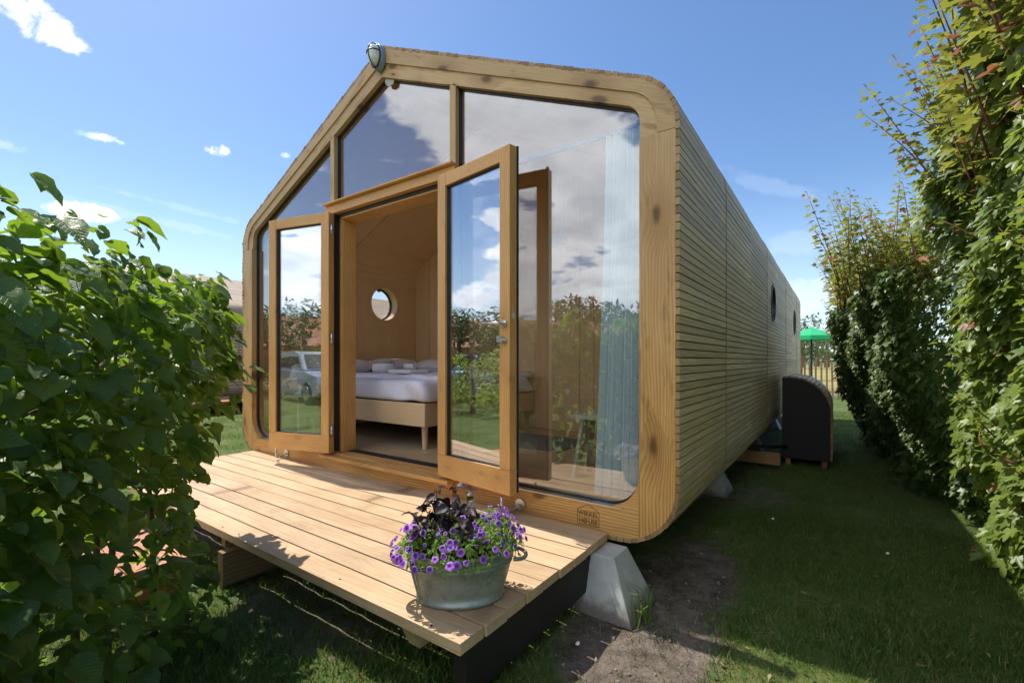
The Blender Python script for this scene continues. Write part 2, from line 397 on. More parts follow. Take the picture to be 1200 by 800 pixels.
M['floor'] = wood('oak_floor_board', (.42, .29, .17), (.58, .43, .27), (1, 0, 0), 1.0, .4, .3, world=True, vary=.12)
M['bed'] = wood('pale_bed_wood', (.55, .38, .22), (.72, .54, .34), (1, 0, 0), 1.0, .5, .15)
M['black'] = flat('black_stained_wood', (.011, .010, .0095), .6, bump=.3)
M['gasket'] = flat('black_gasket', (.012, .014, .017), .4)
M['felt'] = flat('black_felt', (.015, .014, .012), .9)
M['glass'] = glass('window_glass', .175)
M['dglass'] = glass('door_glass', .34)
M['steel'] = flat('brushed_steel', (.62, .62, .62), .28, 1., var=.05)
M['white'] = flat('cotton_sheet', (.76, .76, .90), .85, bump=.15, bscale=9, var=.03)
M['towel'] = flat('towel_cotton', (.80, .80, .84), .95, bump=.6, bscale=200, var=.05)
M['pillow'] = flat('pillow_cotton', (.68, .66, .70), .9, bump=.2, bscale=12, var=.04)
M['zinc'] = None
M['branch'] = flat('brown_bark', (.20, .13, .08), .8, bump=.5, bscale=70, var=.3)
M['twig'] = flat('reddish_twig', (.20, .075, .04), .6, var=.3)

# concrete
m, t = mat('cast_concrete'); co = t.new('ShaderNodeTexCoord').outputs['Object']
n1 = t.noise(co, 6, 8, .65); n2 = t.noise(co, 70, 4)
t.l.new(t.ramp(n1, [(.25, (.26, .265, .24)), (.45, (.42, .43, .40)), (.75, (.54, .55, .52))]), t.p.inputs['Base Color'])
cl0 = t.p.inputs['Base Color'].links[0].from_socket; zz = t.new('ShaderNodeSeparateXYZ'); t.l.new(co, zz.inputs[0])
mud = t.smooth(t.m('ADD', zz.outputs[2], t.m('MULTIPLY', t.noise(co, 14, 6, .7), .16)), .06, .15, .85, 0)
pv = t.new('ShaderNodeTexVoronoi'); t.l.new(co, pv.inputs['Vector']); pv.inputs['Scale'].default_value = 42; pore = t.smooth(pv.outputs['Distance'], .06, .16, 1, 0)
t.l.new(t.mix(t.m('MULTIPLY', pore, .5), t.mix(mud, cl0, (.13, .10, .075)), (.10, .10, .09)), t.p.inputs['Base Color'])
t.p.inputs['Roughness'].default_value = .85; t.l.new(t.bump(t.m('SUBTRACT', t.m('ADD', n1, t.m('MULTIPLY', n2, .3)), pore), .4, .006), t.p.inputs['Normal']); M['concrete'] = m
# zinc
m, t = mat('galvanised_zinc'); co = t.new('ShaderNodeTexCoord').outputs['Object']
n1 = t.noise(co, 9, 8, .7, .6); n2 = t.noise(co, 60, 5, .6)
t.l.new(t.ramp(t.m('ADD', t.m('MULTIPLY', n1, .7), t.m('MULTIPLY', n2, .3)), [(.30, (.16, .18, .16)), (.5, (.34, .37, .34)), (.7, (.46, .49, .46))]), t.p.inputs['Base Color'])
t.p.inputs['Metallic'].default_value = .65; t.l.new(t.smooth(n1, .3, .7, .62, .42), t.p.inputs['Roughness'])
t.l.new(t.bump(n2, .15, .003), t.p.inputs['Normal']); M['zinc'] = m
# curtain
def curtain_mat(name, c):
    m, t = mat(name); t.l.new(t.mix(t.noise(t.new('ShaderNodeTexCoord').outputs['Object'], 300, 2), tuple(x*.93 for x in c), c), t.p.inputs['Base Color'])
    t.p.inputs['Roughness'].default_value = .9; tl = t.new('ShaderNodeBsdfTranslucent'); tl.inputs[0].default_value = (*c, 1)
    mx = t.new('ShaderNodeMixShader'); mx.inputs[0].default_value = .18; t.l.new(t.p.outputs[0], mx.inputs[1]); t.l.new(tl.outputs[0], mx.inputs[2]); t.l.new(mx.outputs[0], t.o.inputs[0]); return m
M['curtain'] = curtain_mat('pale_blue_linen', (.74, .88, .94))

# ------------------------------------------------------------------ ground
SOILS = [  # x, y, rx, ry, strength : where the turf is worn away
    (2.22, -.30, .34, .55, 1.), (2.24, .40, .27, .62, 1.), (.0, 5., 2.15, 5.1, 1.), (.75, -.95, .62, .36, .55), (-.9, -.6, 1.1, .6, .9), (2.3, 2.3, .35, .4, .7)]
def soil_np(x, y):
    s = np.zeros_like(x)
    for a, b, rx, ry, k in SOILS: s = np.maximum(s, k*np.clip((1.25-np.sqrt(((x-a)/rx)**2+((y-b)/ry)**2))/.5, 0, 1))
    return s
m, t = mat('lawn_and_soil'); po = t.new('ShaderNodeNewGeometry').outputs['Position']
sp = t.new('ShaderNodeSeparateXYZ'); t.l.new(po, sp.inputs[0]); X, Y = sp.outputs[0], sp.outputs[1]
wn = t.noise(po, 3.5, 6, .6)
soil = None
for a, b, rx, ry, k in SOILS:
    u = t.m('DIVIDE', t.m('SUBTRACT', X, a), rx); v = t.m('DIVIDE', t.m('SUBTRACT', Y, b), ry)
    d = t.m('SQRT', t.m('ADD', t.m('MULTIPLY', u, u), t.m('MULTIPLY', v, v)))
    s = t.smooth(t.m('ADD', d, t.m('MULTIPLY', t.m('SUBTRACT', wn, .5), .9)), .85, 1.2, k, 0)
    soil = s if soil is None else t.m('MAXIMUM', soil, s)
g1 = t.noise(po, 2.2, 6, .6); g2 = t.noise(po, 60, 5, .7)
turf = t.mix(g2, t.mix(t.smooth(g1, .42, .66), (.06, .10, .02), (.19, .16, .075)), (.11, .16, .04))
s1 = t.noise(po, 9, 8, .7); s2 = t.noise(po, 90, 4, .7)
dirt = t.mix(t.smooth(t.m('ADD', t.m('MULTIPLY', s1, .6), t.m('MULTIPLY', s2, .4)), .35, .65), (.075, .056, .043), (.245, .20, .165))
near = t.mix(soil, turf, dirt)
# beyond the lawn: stubble field, then meadow
dist = t.m('SQRT', t.m('ADD', t.m('MULTIPLY', X, X), t.m('MULTIPLY', Y, Y)))
f1 = t.noise(po, .12, 5)
field = t.mix(t.smooth(f1, .4, .6), (.36, .27, .10), (.30, .26, .09))
col = t.mix(t.smooth(dist, 17, 19), near, field)
col = t.mix(t.smooth(dist, 120, 150), col, (.10, .14, .04))
t.l.new(col, t.p.inputs['Base Color']); t.p.inputs['Roughness'].default_value = .95; t.p.inputs['Specular IOR Level'].default_value = .15
t.l.new(t.bump(t.m('ADD', t.m('MULTIPLY', s1, 1.), t.m('MULTIPLY', s2, .5)), .8, .03), t.p.inputs['Normal'])
M['ground'] = m
# one sheet: fine near the house, coarse to the horizon
def axis_pts(c, fine, step):
    a = list(np.arange(c-fine, c+fine+1e-6, step)); w = step*2; p = a[-1]
    hi = []
    while p < 2200: p += w; w *= 1.35; hi.append(p)
    p = a[0]; w = step*2; lo = []
    while p > -2200: p -= w; w *= 1.35; lo.append(p)
    return np.array(lo[::-1]+a+hi)
gx = axis_pts(1.5, 5, .08); gy = axis_pts(1.5, 5, .08)
def hgt(x, y):
    near_ = np.exp(-((x-1.5)**2+(y-1.5)**2)/60)
    h = (np.sin(x*2.1+y*1.3)*.008+np.sin(x*5.3-y*4.1+1)*.006+np.sin(x*11+y*9.7)*.004)*near_
    h = h-.03*soil_np(x, y)*(x > 1.7)*(y < 1.5)
    return h-.012
GX, GY = np.meshgrid(gx, gy, indexing='ij'); GZ = hgt(GX, GY)+np.where(soil_np(GX, GY) > .5, RNG.normal(0, .004, GX.shape), 0)
nv = np.stack([GX, GY, GZ], -1).reshape(-1, 3); ny = len(gy); I, J = np.meshgrid(np.arange(len(gx)-1), np.arange(ny-1), indexing='ij'); q = (I*ny+J).ravel()
ground = np_mesh('ground', nv, np.stack([q, q+ny, q+ny+1, q+1], 1), M['ground'], smooth=True); ground['kind'] = 'structure'

# ------------------------------------------------------------------ the cabin
HB = .25; SEG = 1.183; NS = 8; HL = SEG*NS
POLY = [(-2.3, HB), (2.3, HB), (2.3, 2.64), (0, 3.72), (-2.3, 2.64)]; RAD = [.32, .32, .34, .12, .34]
def cabin_poly(d, rs):  # polygon moved inwards by d
    p = inset(POLY, d); return rounded(p, rs)
cabin = thing('cabin', 'large timber slatted cabin with gabled glass front and open double doors', 'cabin', (0, 0, HB))
OUT = rounded(POLY, RAD); FRM = cabin_poly(.021, [.30, .30, .32, .10, .32]); INN = rounded([(-2.09, .427), (2.09, .427), (2.09, 2.57), (0, 3.475), (-2.09, 2.57)], [.20, .20, .12, .04, .12])

# slats wrapped round the outline
def path_samples(poly, pitch):
    pts = [Vector(p) for p in poly]; pts.append(pts[0]); L = [0]
    for a, b in zip(pts, pts[1:]): L.append(L[-1]+(b-a).length)
    n = round(L[-1]/pitch); out = []
    for k in range(n):
        s = L[-1]*k/n; i = max(j for j in range(len(L)) if L[j] <= s+1e-9); i = min(i, len(pts)-2)
        while (pts[i+1]-pts[i]).length < 1e-9: i += 1
        d = (pts[i+1]-pts[i]).normalized(); out.append((pts[i]+d*(s-L[i]), d))
    return out
ROUND_R = [(3.5*SEG, 1.93, .225), (6.5*SEG, 1.93, .225)]; ROUND_L = [(1.5*SEG, 2.0, .235)]
def cut(y0, y1, z, holes):
    for yc, zc, r in holes:
        if abs(z-zc) < r+.012 and y0 < yc < y1:
            h = math.sqrt(max(0, (r+.012)**2-(z-zc)**2)); return [(y0, yc-h), (yc+h, y1)]
    return [(y0, y1)]
SW = .036; STH = .021; PITCH = .0425
unit = MB().box(-SW/2, SW/2, 0, 1, -STH, 0).mesh('slat')
unit.materials.append(M['slat'])
samp = path_samples(OUT, PITCH); n_obj = 0
rest = {}
for si in range(NS):
    for p, d in samp:
        nrm = Vector((d.y, -d.x))                     # outward (ccw outline)
        right = p.x > 2.0 and p.y < 2.9 and (p.x > 2.2 or p.y < .6); holes = ROUND_R if p.x > 2.25 else (ROUND_L if p.x < -2.25 else [])
        for y0, y1 in cut(si*SEG+.004, (si+1)*SEG-.004, p.y, holes):
            if si == 0: y0 = random.uniform(-.004, .002)
            dy = random.uniform(-.0015, .0015); off = random.uniform(-.0012, .0012)+(.002 if si % 2 else -.001)
            if right and n_obj < 300:
                o = bpy.data.objects.new('slat', unit); link(o, cabin)
                Mx = Matrix(((-d.x, 0, nrm.x, 0), (0, 1, 0, 0), (-d.y, 0, nrm.y, 0), (0, 0, 0, 1)))
                o.rotation_euler = Mx.to_euler(); o.location = Vector((p.x+nrm.x*off, y0+dy, p.y+nrm.y*off))-cabin.location; o.scale = (1, y1-y0, 1); n_obj += 1
            else:
                key = 'roof' if p.y > 2.75 else 'wall'
                mb = rest.setdefault(key, MB())
                a = p+d*SW/2; b = p-d*SW/2; c = b-nrm*STH; e = a-nrm*STH; sh = nrm*off
                mb.prism([tuple(a+sh), tuple(b+sh), tuple(c+sh), tuple(e+sh)], y0+dy, y1+dy)
for k, mb in rest.items(): mb.build('slats', M['slat'], cabin, kind='stuff')

# side skin with round holes
def skin(poly, y0, y1, holes=(), inward=False, thick=None):
    mb = MB(); N = len(poly)
    for i in range(N):
        a, b = poly[i], poly[(i+1) % N]
        if abs(a[0]-b[0])+abs(a[1]-b[1]) < 1e-6: continue
        h = [q for q in holes if y0 < q[0] < y1 and q[3]*a[0] > 0 and abs(a[0]-b[0]) < 1e-3 and min(a[1], b[1]) < q[1] < max(a[1], b[1])]
        if h:
            yc, zc, r, _ = h[0]; zl, zh = min(a[1], b[1]), max(a[1], b[1]); x = a[0]; n = 48
            ci = []; bo = []
            for k in range(n):
                w = 2*PI*k/n; cy, cz = math.cos(w), math.sin(w); ci.append((x, yc+r*cy, zc+r*cz))
                tt = min((y1-yc)/cy if cy > 1e-6 else 1e9, (y0-yc)/cy if cy < -1e-6 else 1e9, (zh-zc)/cz if cz > 1e-6 else 1e9, (zl-zc)/cz if cz < -1e-6 else 1e9)
                bo.append((x, yc+tt*cy, zc+tt*cz))
            mb.add(ci+bo, [(k, (k+1) % n, n+(k+1) % n, n+k) for k in range(n)])
            # corners
            for (yy, zz) in ((y0, zl), (y1, zl), (y1, zh), (y0, zh)):
                k = max(range(n), key=lambda q: math.cos(math.atan2(zz-zc, yy-yc)-2*PI*(q+.5)/n)); mb.add([bo[k], (x, yy, zz), bo[(k+1) % n]], [(0, 1, 2)])
        else:
            mb.add([(a[0], y0, a[1]), (b[0], y0, b[1]), (b[0], y1, b[1]), (a[0], y1, a[1])], [(0, 1, 2, 3)])
    return mb
SH = cabin_poly(.026, [.29, .29, .31, .09, .31])
skin(SH, .002, HL, [(ROUND_L[0][0], ROUND_L[0][1], ROUND_L[0][2], -1)]).build('shell', M['felt'], cabin)
e = MB(); e.prism(SH, HL, HL+.03); e.build('rear_wall', M['felt'], cabin)
# interior lining, one shell per segment, floor separate
LIN = rounded([(-2.13, .40), (2.13, .40), (2.13, 2.56), (0, 3.555), (-2.13, 2.56)], [.02, .02, .42, .2, .42], 12)
LW = .002
lin_open = LIN
for si in range(2):
    mb = skin(LIN, si*SEG+(.13 if si == 0 else .003), (si+1)*SEG-.003, [(ROUND_L[0][0], ROUND_L[0][1], ROUND_L[0][2], -1)])
    mb.build('lining_panel', M['ply'], cabin, smooth=False)
LIN2 = rounded([(-2.145, .385), (2.145, .385), (2.145, 2.565), (0, 3.575), (-2.145, 2.565)], [.02, .02, .42, .2, .42], 12)
skin(LIN2, .13, 2.4, [(ROUND_L[0][0], ROUND_L[0][1], ROUND_L[0][2]+.004, -1)]).build('lining_backing', M['gasket'], cabin)
# partition wall of upright boards
PY = 2*SEG
xs = [-2.125, -1.84, -1.24, -.64, -.04, .56, .735, 1.15, 1.62, 2.125]
for a, b in zip(xs, xs[1:]):
    pl = clip(clip(LIN, 0, a+.0025, False), 0, b-.0025, True); MB().prism(inset(pl, .001), PY-.03, PY-.004).build('wall_panel', M['ply'], cabin)
MB().prism(inset(LIN, -.004), PY, PY+.02).build('partition_core', M['gasket'], cabin)
# floor
MB().box(-2.12, 2.12, .12, PY, .36, .405).build('floor_base', M['black'], cabin)
y = .125
while y < PY-.05:
    y1 = min(y+.138, PY-.035); j = random.uniform(-1.2, 1.2)
    for a, b in ((-2.12, j-.001), (j+.001, 2.12)): MB().box(a, b, y, y1-.003, .406, .42).build('floor_board', M['floor'], cabin)
    y += .138
# roundels
def ring_tube(mb, x0, x1, yc, zc, ro, ri, n=40):
    vs = []; fs = []
    for (x, r) in ((x0, ro), (x1, ro), (x1, ri), (x0, ri)):
        for k in range(n): w = 2*PI*k/n; vs.append((x, yc+r*math.cos(w), zc+r*math.sin(w)))
    for s_ in range(4):
        for k in range(n): a = s_*n; b = ((s_+1) % 4)*n; fs.append((a+k, a+(k+1) % n, b+(k+1) % n, b+k))
    mb.add(vs, fs)
def disc(mb, x0, x1, yc, zc, r, n=40):
    vs = [(x, yc+r*math.cos(2*PI*k/n), zc+r*math.sin(2*PI*k/n)) for x in (x0, x1) for k in range(n)]
    mb.add(vs, [tuple(range(n)), tuple(range(2*n-1, n-1, -1))]+[(k, (k+1) % n, n+(k+1) % n, n+k) for k in range(n)])
yc, zc, r = ROUND_L[0]
a = MB(); ring_tube(a, -2.29, -2.128, yc, zc, r+.001, r-.014); rw = a.build('round_window', M['bed'], cabin, smooth=False)
a = MB(); ring_tube(a, -2.275, -2.25, yc, zc, r-.0145, r-.034); a.build('window_frame', M['gasket'], rw)
a = MB(); disc(a, -2.266, -2.262, yc, zc, r-.03); a.build('pane', M['glass'], rw)
a = MB().tube([(-2.24, yc-.03, zc+r-.05), (-2.19, yc-.03, zc+r-.05)], .014); a.build('latch', M['gasket'], rw)
for yc, zc, r in ROUND_R:
    a = MB(); ring_tube(a, 2.262, 2.312, yc, zc, r+.008, r-.012); rw = a.build('round_window', M['gasket'], cabin)
    a = MB(); disc(a, 2.276, 2.281, yc, zc, r-.013); a.build('pane', M['dglass'], rw)

# front frame
def cut_run(poly, test):
    return [i for i in range(len(poly)) if test(i)]
C = 11
def run(poly, i0, i1): return [poly[i % len(poly)] for i in range(i0, i1+1)]
def lerp(a, b, z=None, x=None):
    t_ = (z-a[1])/(b[1]-a[1]) if z is not None else (x-a[0])/(b[0]-a[0]); return (a[0]+(b[0]-a[0])*t_, a[1]+(b[1]-a[1])*t_)
def mirror(l): return [(-x, z) for x, z in l]
FD = .11
# indices: corner0 0..10 (left bottom), corner1 11..21 (right bottom), corner2 22..32 (right shoulder), corner3 33..43 apex, corner4 44..54
def post(sign):
    o_ = run(FRM, 11, 21); i_ = run(INN, 11, 21)
    o_ = [(2.092, HB+.021)]+[p for p in o_ if p[0] > 2.095]; i_ = i_[-len(o_):]
    i_ = [(2.09, .427)]*0+i_
    # outer run from the bottom joint round the corner and up to the shoulder joint
    n = len(o_); inn = []
    for k, p in enumerate(o_): inn.append((2.092 if k == 0 else 2.092, max(.273+.003*k, min(p[1], .62)) if p[1] < .62 else p[1]))
    inn = [(2.092, HB+.022+(.60-HB-.022)*k/(n-1)) for k in range(n)]
    o_.append((2.279, 2.40)); inn.append((2.092, 2.40))
    if sign < 0: o_, inn = mirror(o_), mirror(inn)
    return o_, inn
for sg in (1, -1):
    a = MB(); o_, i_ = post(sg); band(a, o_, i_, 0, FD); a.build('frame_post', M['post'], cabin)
# bottom beam, with the rounded lower window corners as fillets
ia = [(-2.089, .626)]+run(INN, 0, 10)[1:]+run(INN, 11, 21)[:-1]+[(2.089, .626)]
a = MB(); band(a, [(max(-2.089, min(2.089, x)), HB+.021+(.0 if abs(x) < 2.0885 else 0)) for x, z in ia], ia, .003, FD+.002); a.build('frame_sill', M['bottom'], cabin)
# roof beams: an outer and an inner lamella each
for sg, mt in ((1, 'roof_r'), (-1, 'roof_l')):
    o_ = run(FRM, 22, 32)+run(FRM, 33, 38); i_ = run(INN, 22, 32)+run(INN, 33, 38)
    o_ = [(2.279, 2.403)]+o_; i_ = [(2.092, 2.403)]+i_
    i_[1:12] = [(min(2.09, x), z) for x, z in i_[1:12]]
    o_[-1] = (0.001, o_[-1][1]); i_[-1] = (0.001, i_[-1][1])
    mid = [(x0*.5+x1*.5, z0*.5+z1*.5) for (x0, z0), (x1, z1) in zip(o_, i_)]
    def jit(l, k): return l
    if sg < 0: o_, i_, mid = mirror(o_), mirror(i_), mirror(mid)
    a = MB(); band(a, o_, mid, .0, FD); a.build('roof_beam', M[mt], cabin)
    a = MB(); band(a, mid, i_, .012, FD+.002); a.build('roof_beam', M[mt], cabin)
# posts, mullions, lintel, doorway
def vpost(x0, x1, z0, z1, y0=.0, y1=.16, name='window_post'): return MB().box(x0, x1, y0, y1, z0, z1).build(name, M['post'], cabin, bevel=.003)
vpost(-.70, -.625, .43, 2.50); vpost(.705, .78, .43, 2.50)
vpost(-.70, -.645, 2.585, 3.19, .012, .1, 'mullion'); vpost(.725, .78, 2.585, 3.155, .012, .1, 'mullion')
MB().box(-.72, .80, -.02, .155, 2.50, 2.572).build('lintel', M['door_h'], cabin, bevel=.002)
MB().box(-.72, .80, -.055, .02, 2.575, 2.588).build('drip_board', M['door_h'], cabin, bevel=.002)
MB().box(-.624, -.585, .06, .19, .43, 2.499).build('door_jamb', M['door_v'], cabin)
MB().box(.665, .704, .06, .19, .43, 2.499).build('door_jamb', M['door_v'], cabin)
MB().box(-.584, .664, .04, .20, 2.46, 2.498).build('door_head', M['door_h'], cabin)
MB().box(-.625, -.618, -.002, .05, .44, 2.499).build('door_seal', M['gasket'], cabin)
MB().box(-.62, .70, .028, .045, 2.475, 2.499).build('door_seal', M['gasket'], cabin)
MB().box(.698, .704, -.002, .05, .44, 2.499).build('door_seal', M['gasket'], cabin)
MB().box(-.72, .79, -.085, .12, .385, .415).build('door_sill', M['bottom'], cabin, bevel=.003)
MB().box(-.624, .704, .13, .2, .385, .43).build('threshold', M['gasket'], cabin)
MB().box(-.70, .78, -.022, .0, .252, .3845).build('sill_riser', M['bottom'], cabin, bevel=.002)
# panes and gaskets
def pane_part(x0, x1, z0, z1, pname='pane'):
    p = INN
    p = clip(clip(clip(clip(p, 0, x0, False), 0, x1, True), 1, z0, False), 1, z1, True)
    q = [p[0]]
    for c_ in p[1:]:
        if (Vector(c_)-Vector(q[-1])).length > 1e-4: q.append(c_)
    if (Vector(q[0])-Vector(q[-1])).length < 1e-4: q.pop()
    w = MB(); ring(w, q, inset(q, .010), .048, .075); f = w.build('window', M['gasket'], cabin)
    MB().prism(inset(q, .009), .060, .064).build('pane', M['glass'], f)
pane_part(-2.09, -.70, .427, 3.6); pane_part(.78, 2.09, .427, 3.6); pane_part(-.645, .725, 2.592, 3.6)
# steel drip strip under the right and left panes
MB().box(-2.0, -.70, -.006, .05, .4275, .4325).build('drip_strip', M['steel'], cabin)
MB().box(.78, 2.0, -.006, .05, .4275, .4325).build('drip_strip', M['steel'], cabin)
MB().prism([(.02, 3.462), (.12, 3.42), (.112, 3.392), (.07, 3.385), (.03, 3.405), (.01, 3.44)], .03, .036).build('sealing_scrap', M['concrete'], cabin, label='ragged scrap of sealing strip under the ridge')
# segment seams read as slats gaps; batten ends
# logo burnt into the sill beam
M['burn'] = flat('burnt_marking', (.10, .045, .02), .8)
def text_part(s, size, x, z, parent, y=-.0005, name='lettering', sx=1.):
    cu = bpy.data.curves.new(name, 'FONT'); cu.body = s; cu.size = size; cu.align_x = 'CENTER'; cu.extrude = .0006; cu.offset = size*.006
    tmp = bpy.data.objects.new(name, cu); COL.objects.link(tmp); bpy.context.view_layer.update()
    me = bpy.data.meshes.new_from_object(tmp.evaluated_get(bpy.context.evaluated_depsgraph_get())); COL.objects.unlink(tmp); bpy.data.objects.remove(tmp)
    me.materials.clear(); me.materials.append(M['burn']); o = bpy.data.objects.new(name, me); link(o, parent)
    o.rotation_euler = (R(90), 0, 0); o.scale = (sx, 1, 1); o.location = Vector((x, y, z))-org(parent); return o
lx, lz = 1.795, .355
a = MB()
hp = [(lx-.062, lz-.058), (lx+.062, lz-.058), (lx+.068, lz-.052), (lx+.068, lz+.028), (lx, lz+.062), (lx-.068, lz+.028), (lx-.068, lz-.052)]
ring(a, hp, inset(hp, .0028), .0018, .004); logo = a.build('logo', M['burn'], cabin)
text_part('WIKKEL', .040, lx, lz-.006, logo, .002, sx=.86); text_part('H', .040, lx-.045, lz-.048, logo, .002, sx=.85); text_part('USE', .040, lx+.030, lz-.048, logo, .002, sx=.85)
a = MB()
for rr in (.006, .0105, .015): 
    c1 = [(lx-.018+rr*math.cos(2*PI*k/20), lz-.034+rr*math.sin(2*PI*k/20)) for k in range(20)]; ring(a, c1, inset(c1, .0018), .0017, .004)
a.build('emblem', M['burn'], logo)

# ------------------------------------------------------------------ doors (parts of the cabin)
def door(hx, hy, ang, side, L=.70, z0=.435, z1=2.497, th=.06):
    """side +1: opens to the right, -1: to the left. hinge edge of the wall-side face at hx,hy"""
    u = Vector((side*math.cos(ang), -math.sin(ang), 0)); n = Vector((-side*math.sin(ang), -math.cos(ang), 0))   # n points to the viewer's side
    Mx = Matrix(((u.x, n.x, 0, hx), (u.y, n.y, 0, hy), (0, 0, 1, 0), (0, 0, 0, 1)))
    S = .085; B = .15; Tt = .085
    def p(x0, x1, y0, y1, z0_, z1_, name, m_, par, bevel=.003, kind=None): return MB().box(x0, x1, y0, y1, z0_, z1_, M=Mx).build(name, m_, par, bevel=bevel)
    d = p(0, L, .0, th, z0, z0+B, 'door', M['door_h'], cabin)
    p(0, S, .001, th+.001, z0+B+.0005, z1, 'stile', M['door_v'], d); p(L-S, L, .001, th+.001, z0+B+.0005, z1, 'stile', M['door_v'], d)
    p(S+.0005, L-S-.0005, .0, th, z1-Tt, z1, 'rail', M['door_h'], d)
    p(S, L-S, .026, .032, z0+B, z1-Tt, 'pane', M['dglass'], d, 0)
    g = MB()
    for (x0, x1, a0, a1) in ((S, S+.008, z0+B, z1-Tt), (L-S-.008, L-S, z0+B, z1-Tt), (S+.008, L-S-.008, z0+B, z0+B+.006), (S+.008, L-S-.008, z1-Tt-.008, z1-Tt)):
        g.box(x0, x1, .018, .044, a0+.0004, a1-.0004, M=Mx)
    g.build('glazing_bead', M['gasket'], d)
    p(L-.012, L+.004, -.012, -.0005, z0+.01, z1+.004, 'edge_seal', M['gasket'], d, 0)
    return d, Mx
dr, MR = door(.700, -.012, R(9), 1)
dl, ML = door(-.612, -.012, R(13.4), -1)
MB().box(.70, .728, -.014, .018, .445, 2.495, M=ML).build('astragal', M['door_v'], dl, bevel=.003)
for z in (.62, 1.42, 2.36):
    MB().tube([ML @ Vector((-.006, .03, z-.045)), ML @ Vector((-.006, .03, z+.045))], .009).build('hinge', M['steel'], dl, smooth=True)
    MB().box(-.0025, -.0005, .012, .05, z-.042, z+.042, M=ML).build('hinge_leaf', M['steel'], dl)
    MB().tube([MR @ Vector((-.006, .03, z-.045)), MR @ Vector((-.006, .03, z+.045))], .009).build('hinge', M['steel'], dr, smooth=True)
# lever, rose and thumb-turn on the right leaf
hz_ = 1.448; hx_ = .66
h = MB(); h.tube([MR @ Vector((hx_, .061, hz_)), MR @ Vector((hx_, .070, hz_))], .022, 16); h.build('handle_rose', M['steel'], dr, smooth=False)
h = MB(); h.tube([MR @ Vector(q) for q in ((hx_, .069, hz_), (hx_, .105, hz_), (hx_-.008, .116, hz_), (hx_-.02, .12, hz_), (hx_-.135, .12, hz_-.001))], .0085, 10); h.build('handle', M['steel'], dr, smooth=True)
h = MB(); h.tube([MR @ Vector((hx_, .061, hz_-.10)), MR @ Vector((hx_, .074, hz_-.10))], .021, 14); h.box(hx_-.035, hx_+.003, .090, .097, hz_-.112, hz_-.075, M=MR); h.tube([MR @ Vector((hx_, .074, hz_-.1)), MR @ Vector((hx_, .094, hz_-.1))], .008); h.build('lock_turn', M['steel'], dr)
MB().box(.7005, .7015, .02, .042, hz_+.03, hz_+.06, M=MR).build('latch_plate', M['steel'], dr)
# door stops
for x, z, s in ((1.335, .335, 1), (-1.40, .335, -1)):
    a = MB(); a.tube([(x, .0, z), (x, -.008, z)], .036, 20); st = a.build('door_stop', M['steel'], cabin)
    pts = [(x, -.008, z-.004), (x-.01*s, -.05, z-.016), (x-.03*s, -.10, z-.022), (x-.045*s, -.125, z-.012), (x-.05*s, -.13, z+.015), (x-.05*s, -.13, z+.072)]
    MB().tube(pts, .0085, 10).build('stop_rod', M['steel'], st, smooth=True)

# ------------------------------------------------------------------ wall lamp at the ridge
M['lampbody'] = flat('blue_grey_paint', (.20, .27, .36), .45, .2)
M['opal'] = flat('ribbed_opal_glass', (.62, .64, .58), .18, var=.1)
lamp = thing('bulkhead_lamp', 'oval grey bulkhead lamp with wire guard fixed on the ridge of the gable', 'lamp', (0, 0, 3.60))
Mlo = Matrix.Translation((-.005, -.001, 3.61)) @ Matrix.Rotation(R(90), 4, 'X') @ Matrix.Rotation(R(4), 4, 'Z') @ Matrix.Scale(.76, 4)
MB().lathe([(.085, .0), (.088, .01), (.084, .045), (.074, .055)], 28, Mlo, 1, 1.62).build('lamp_body', M['lampbody'], lamp, smooth=False)
MB().lathe([(.070, .056), (.070, .075), (.062, .11), (.045, .135), (.020, .148), (.002, .15)], 28, Mlo, 1, 1.62).build('lamp_shade', M['opal'], lamp, smooth=True)
g = MB(); g.tube([Mlo @ Vector((.078*math.cos(w), .126*math.sin(w), .068)) for w in np.linspace(0, 2*PI, 33)], .0045, 6)
g.tube([Mlo @ Vector((0, .126*math.cos(w), .066+.09*math.sin(w))) for w in np.linspace(0, PI, 17)], .004, 6)
g.tube([Mlo @ Vector((.08*math.cos(w), .02, .066+.088*math.sin(w))) for w in np.linspace(0, PI, 17)], .004, 6)
g.build('wire_guard', M['gasket'], lamp, smooth=True)

# ------------------------------------------------------------------ deck
DZ = .29
deck = thing('deck', 'pale larch plank deck laid in front of the glass doors', 'deck', (0, -.64, 0))
bw = .1338; y = -.0195
for k in range(9):
    x1 = 1.925+random.uniform(-.004, .004)
    MB().box(-2.02, x1, y-bw+.0045, y-.0045, DZ-.042, DZ+random.uniform(-.0015, .0015)).build('board', M['deck'], deck, bevel=.003); y -= bw
DF = y
for x in (-1.6, -.75, .95):
    MB().box(x-.03, x+.03, DF+.45, -.05, .12, DZ-.043).build('joist', M['joist'], deck)
MB().prism([(0, 0), (.12, 0), (.12, -.0), (.12, -.125), (.06, -.125)], -.03, .03, Matrix.Translation((1.60, DF+.04, DZ-.044)) @ Matrix.Rotation(R(90), 4, 'Z') @ Matrix.Rotation(0, 4, 'X')).build('joist_end', M['joist'], deck)
MB().box(1.57, 1.63, DF+.16, -.05, .12, DZ-.0435).build('joist', M['joist'], deck)
MB().box(1.845, 1.905, DF+.055, -.09, .055, DZ-.043).build('beam', M['black'], deck, bevel=.003, label='black end beam')
MB().box(.17, .23, -1.24, -.06, .0, .185).build('sleeper', M['sleeper'], deck, bevel=.003, label='brown sleeper lying on the ground')
MB().box(.12, .165, -1.20, -.06, .187, DZ-.043).build('joist', M['sleeper'], deck)
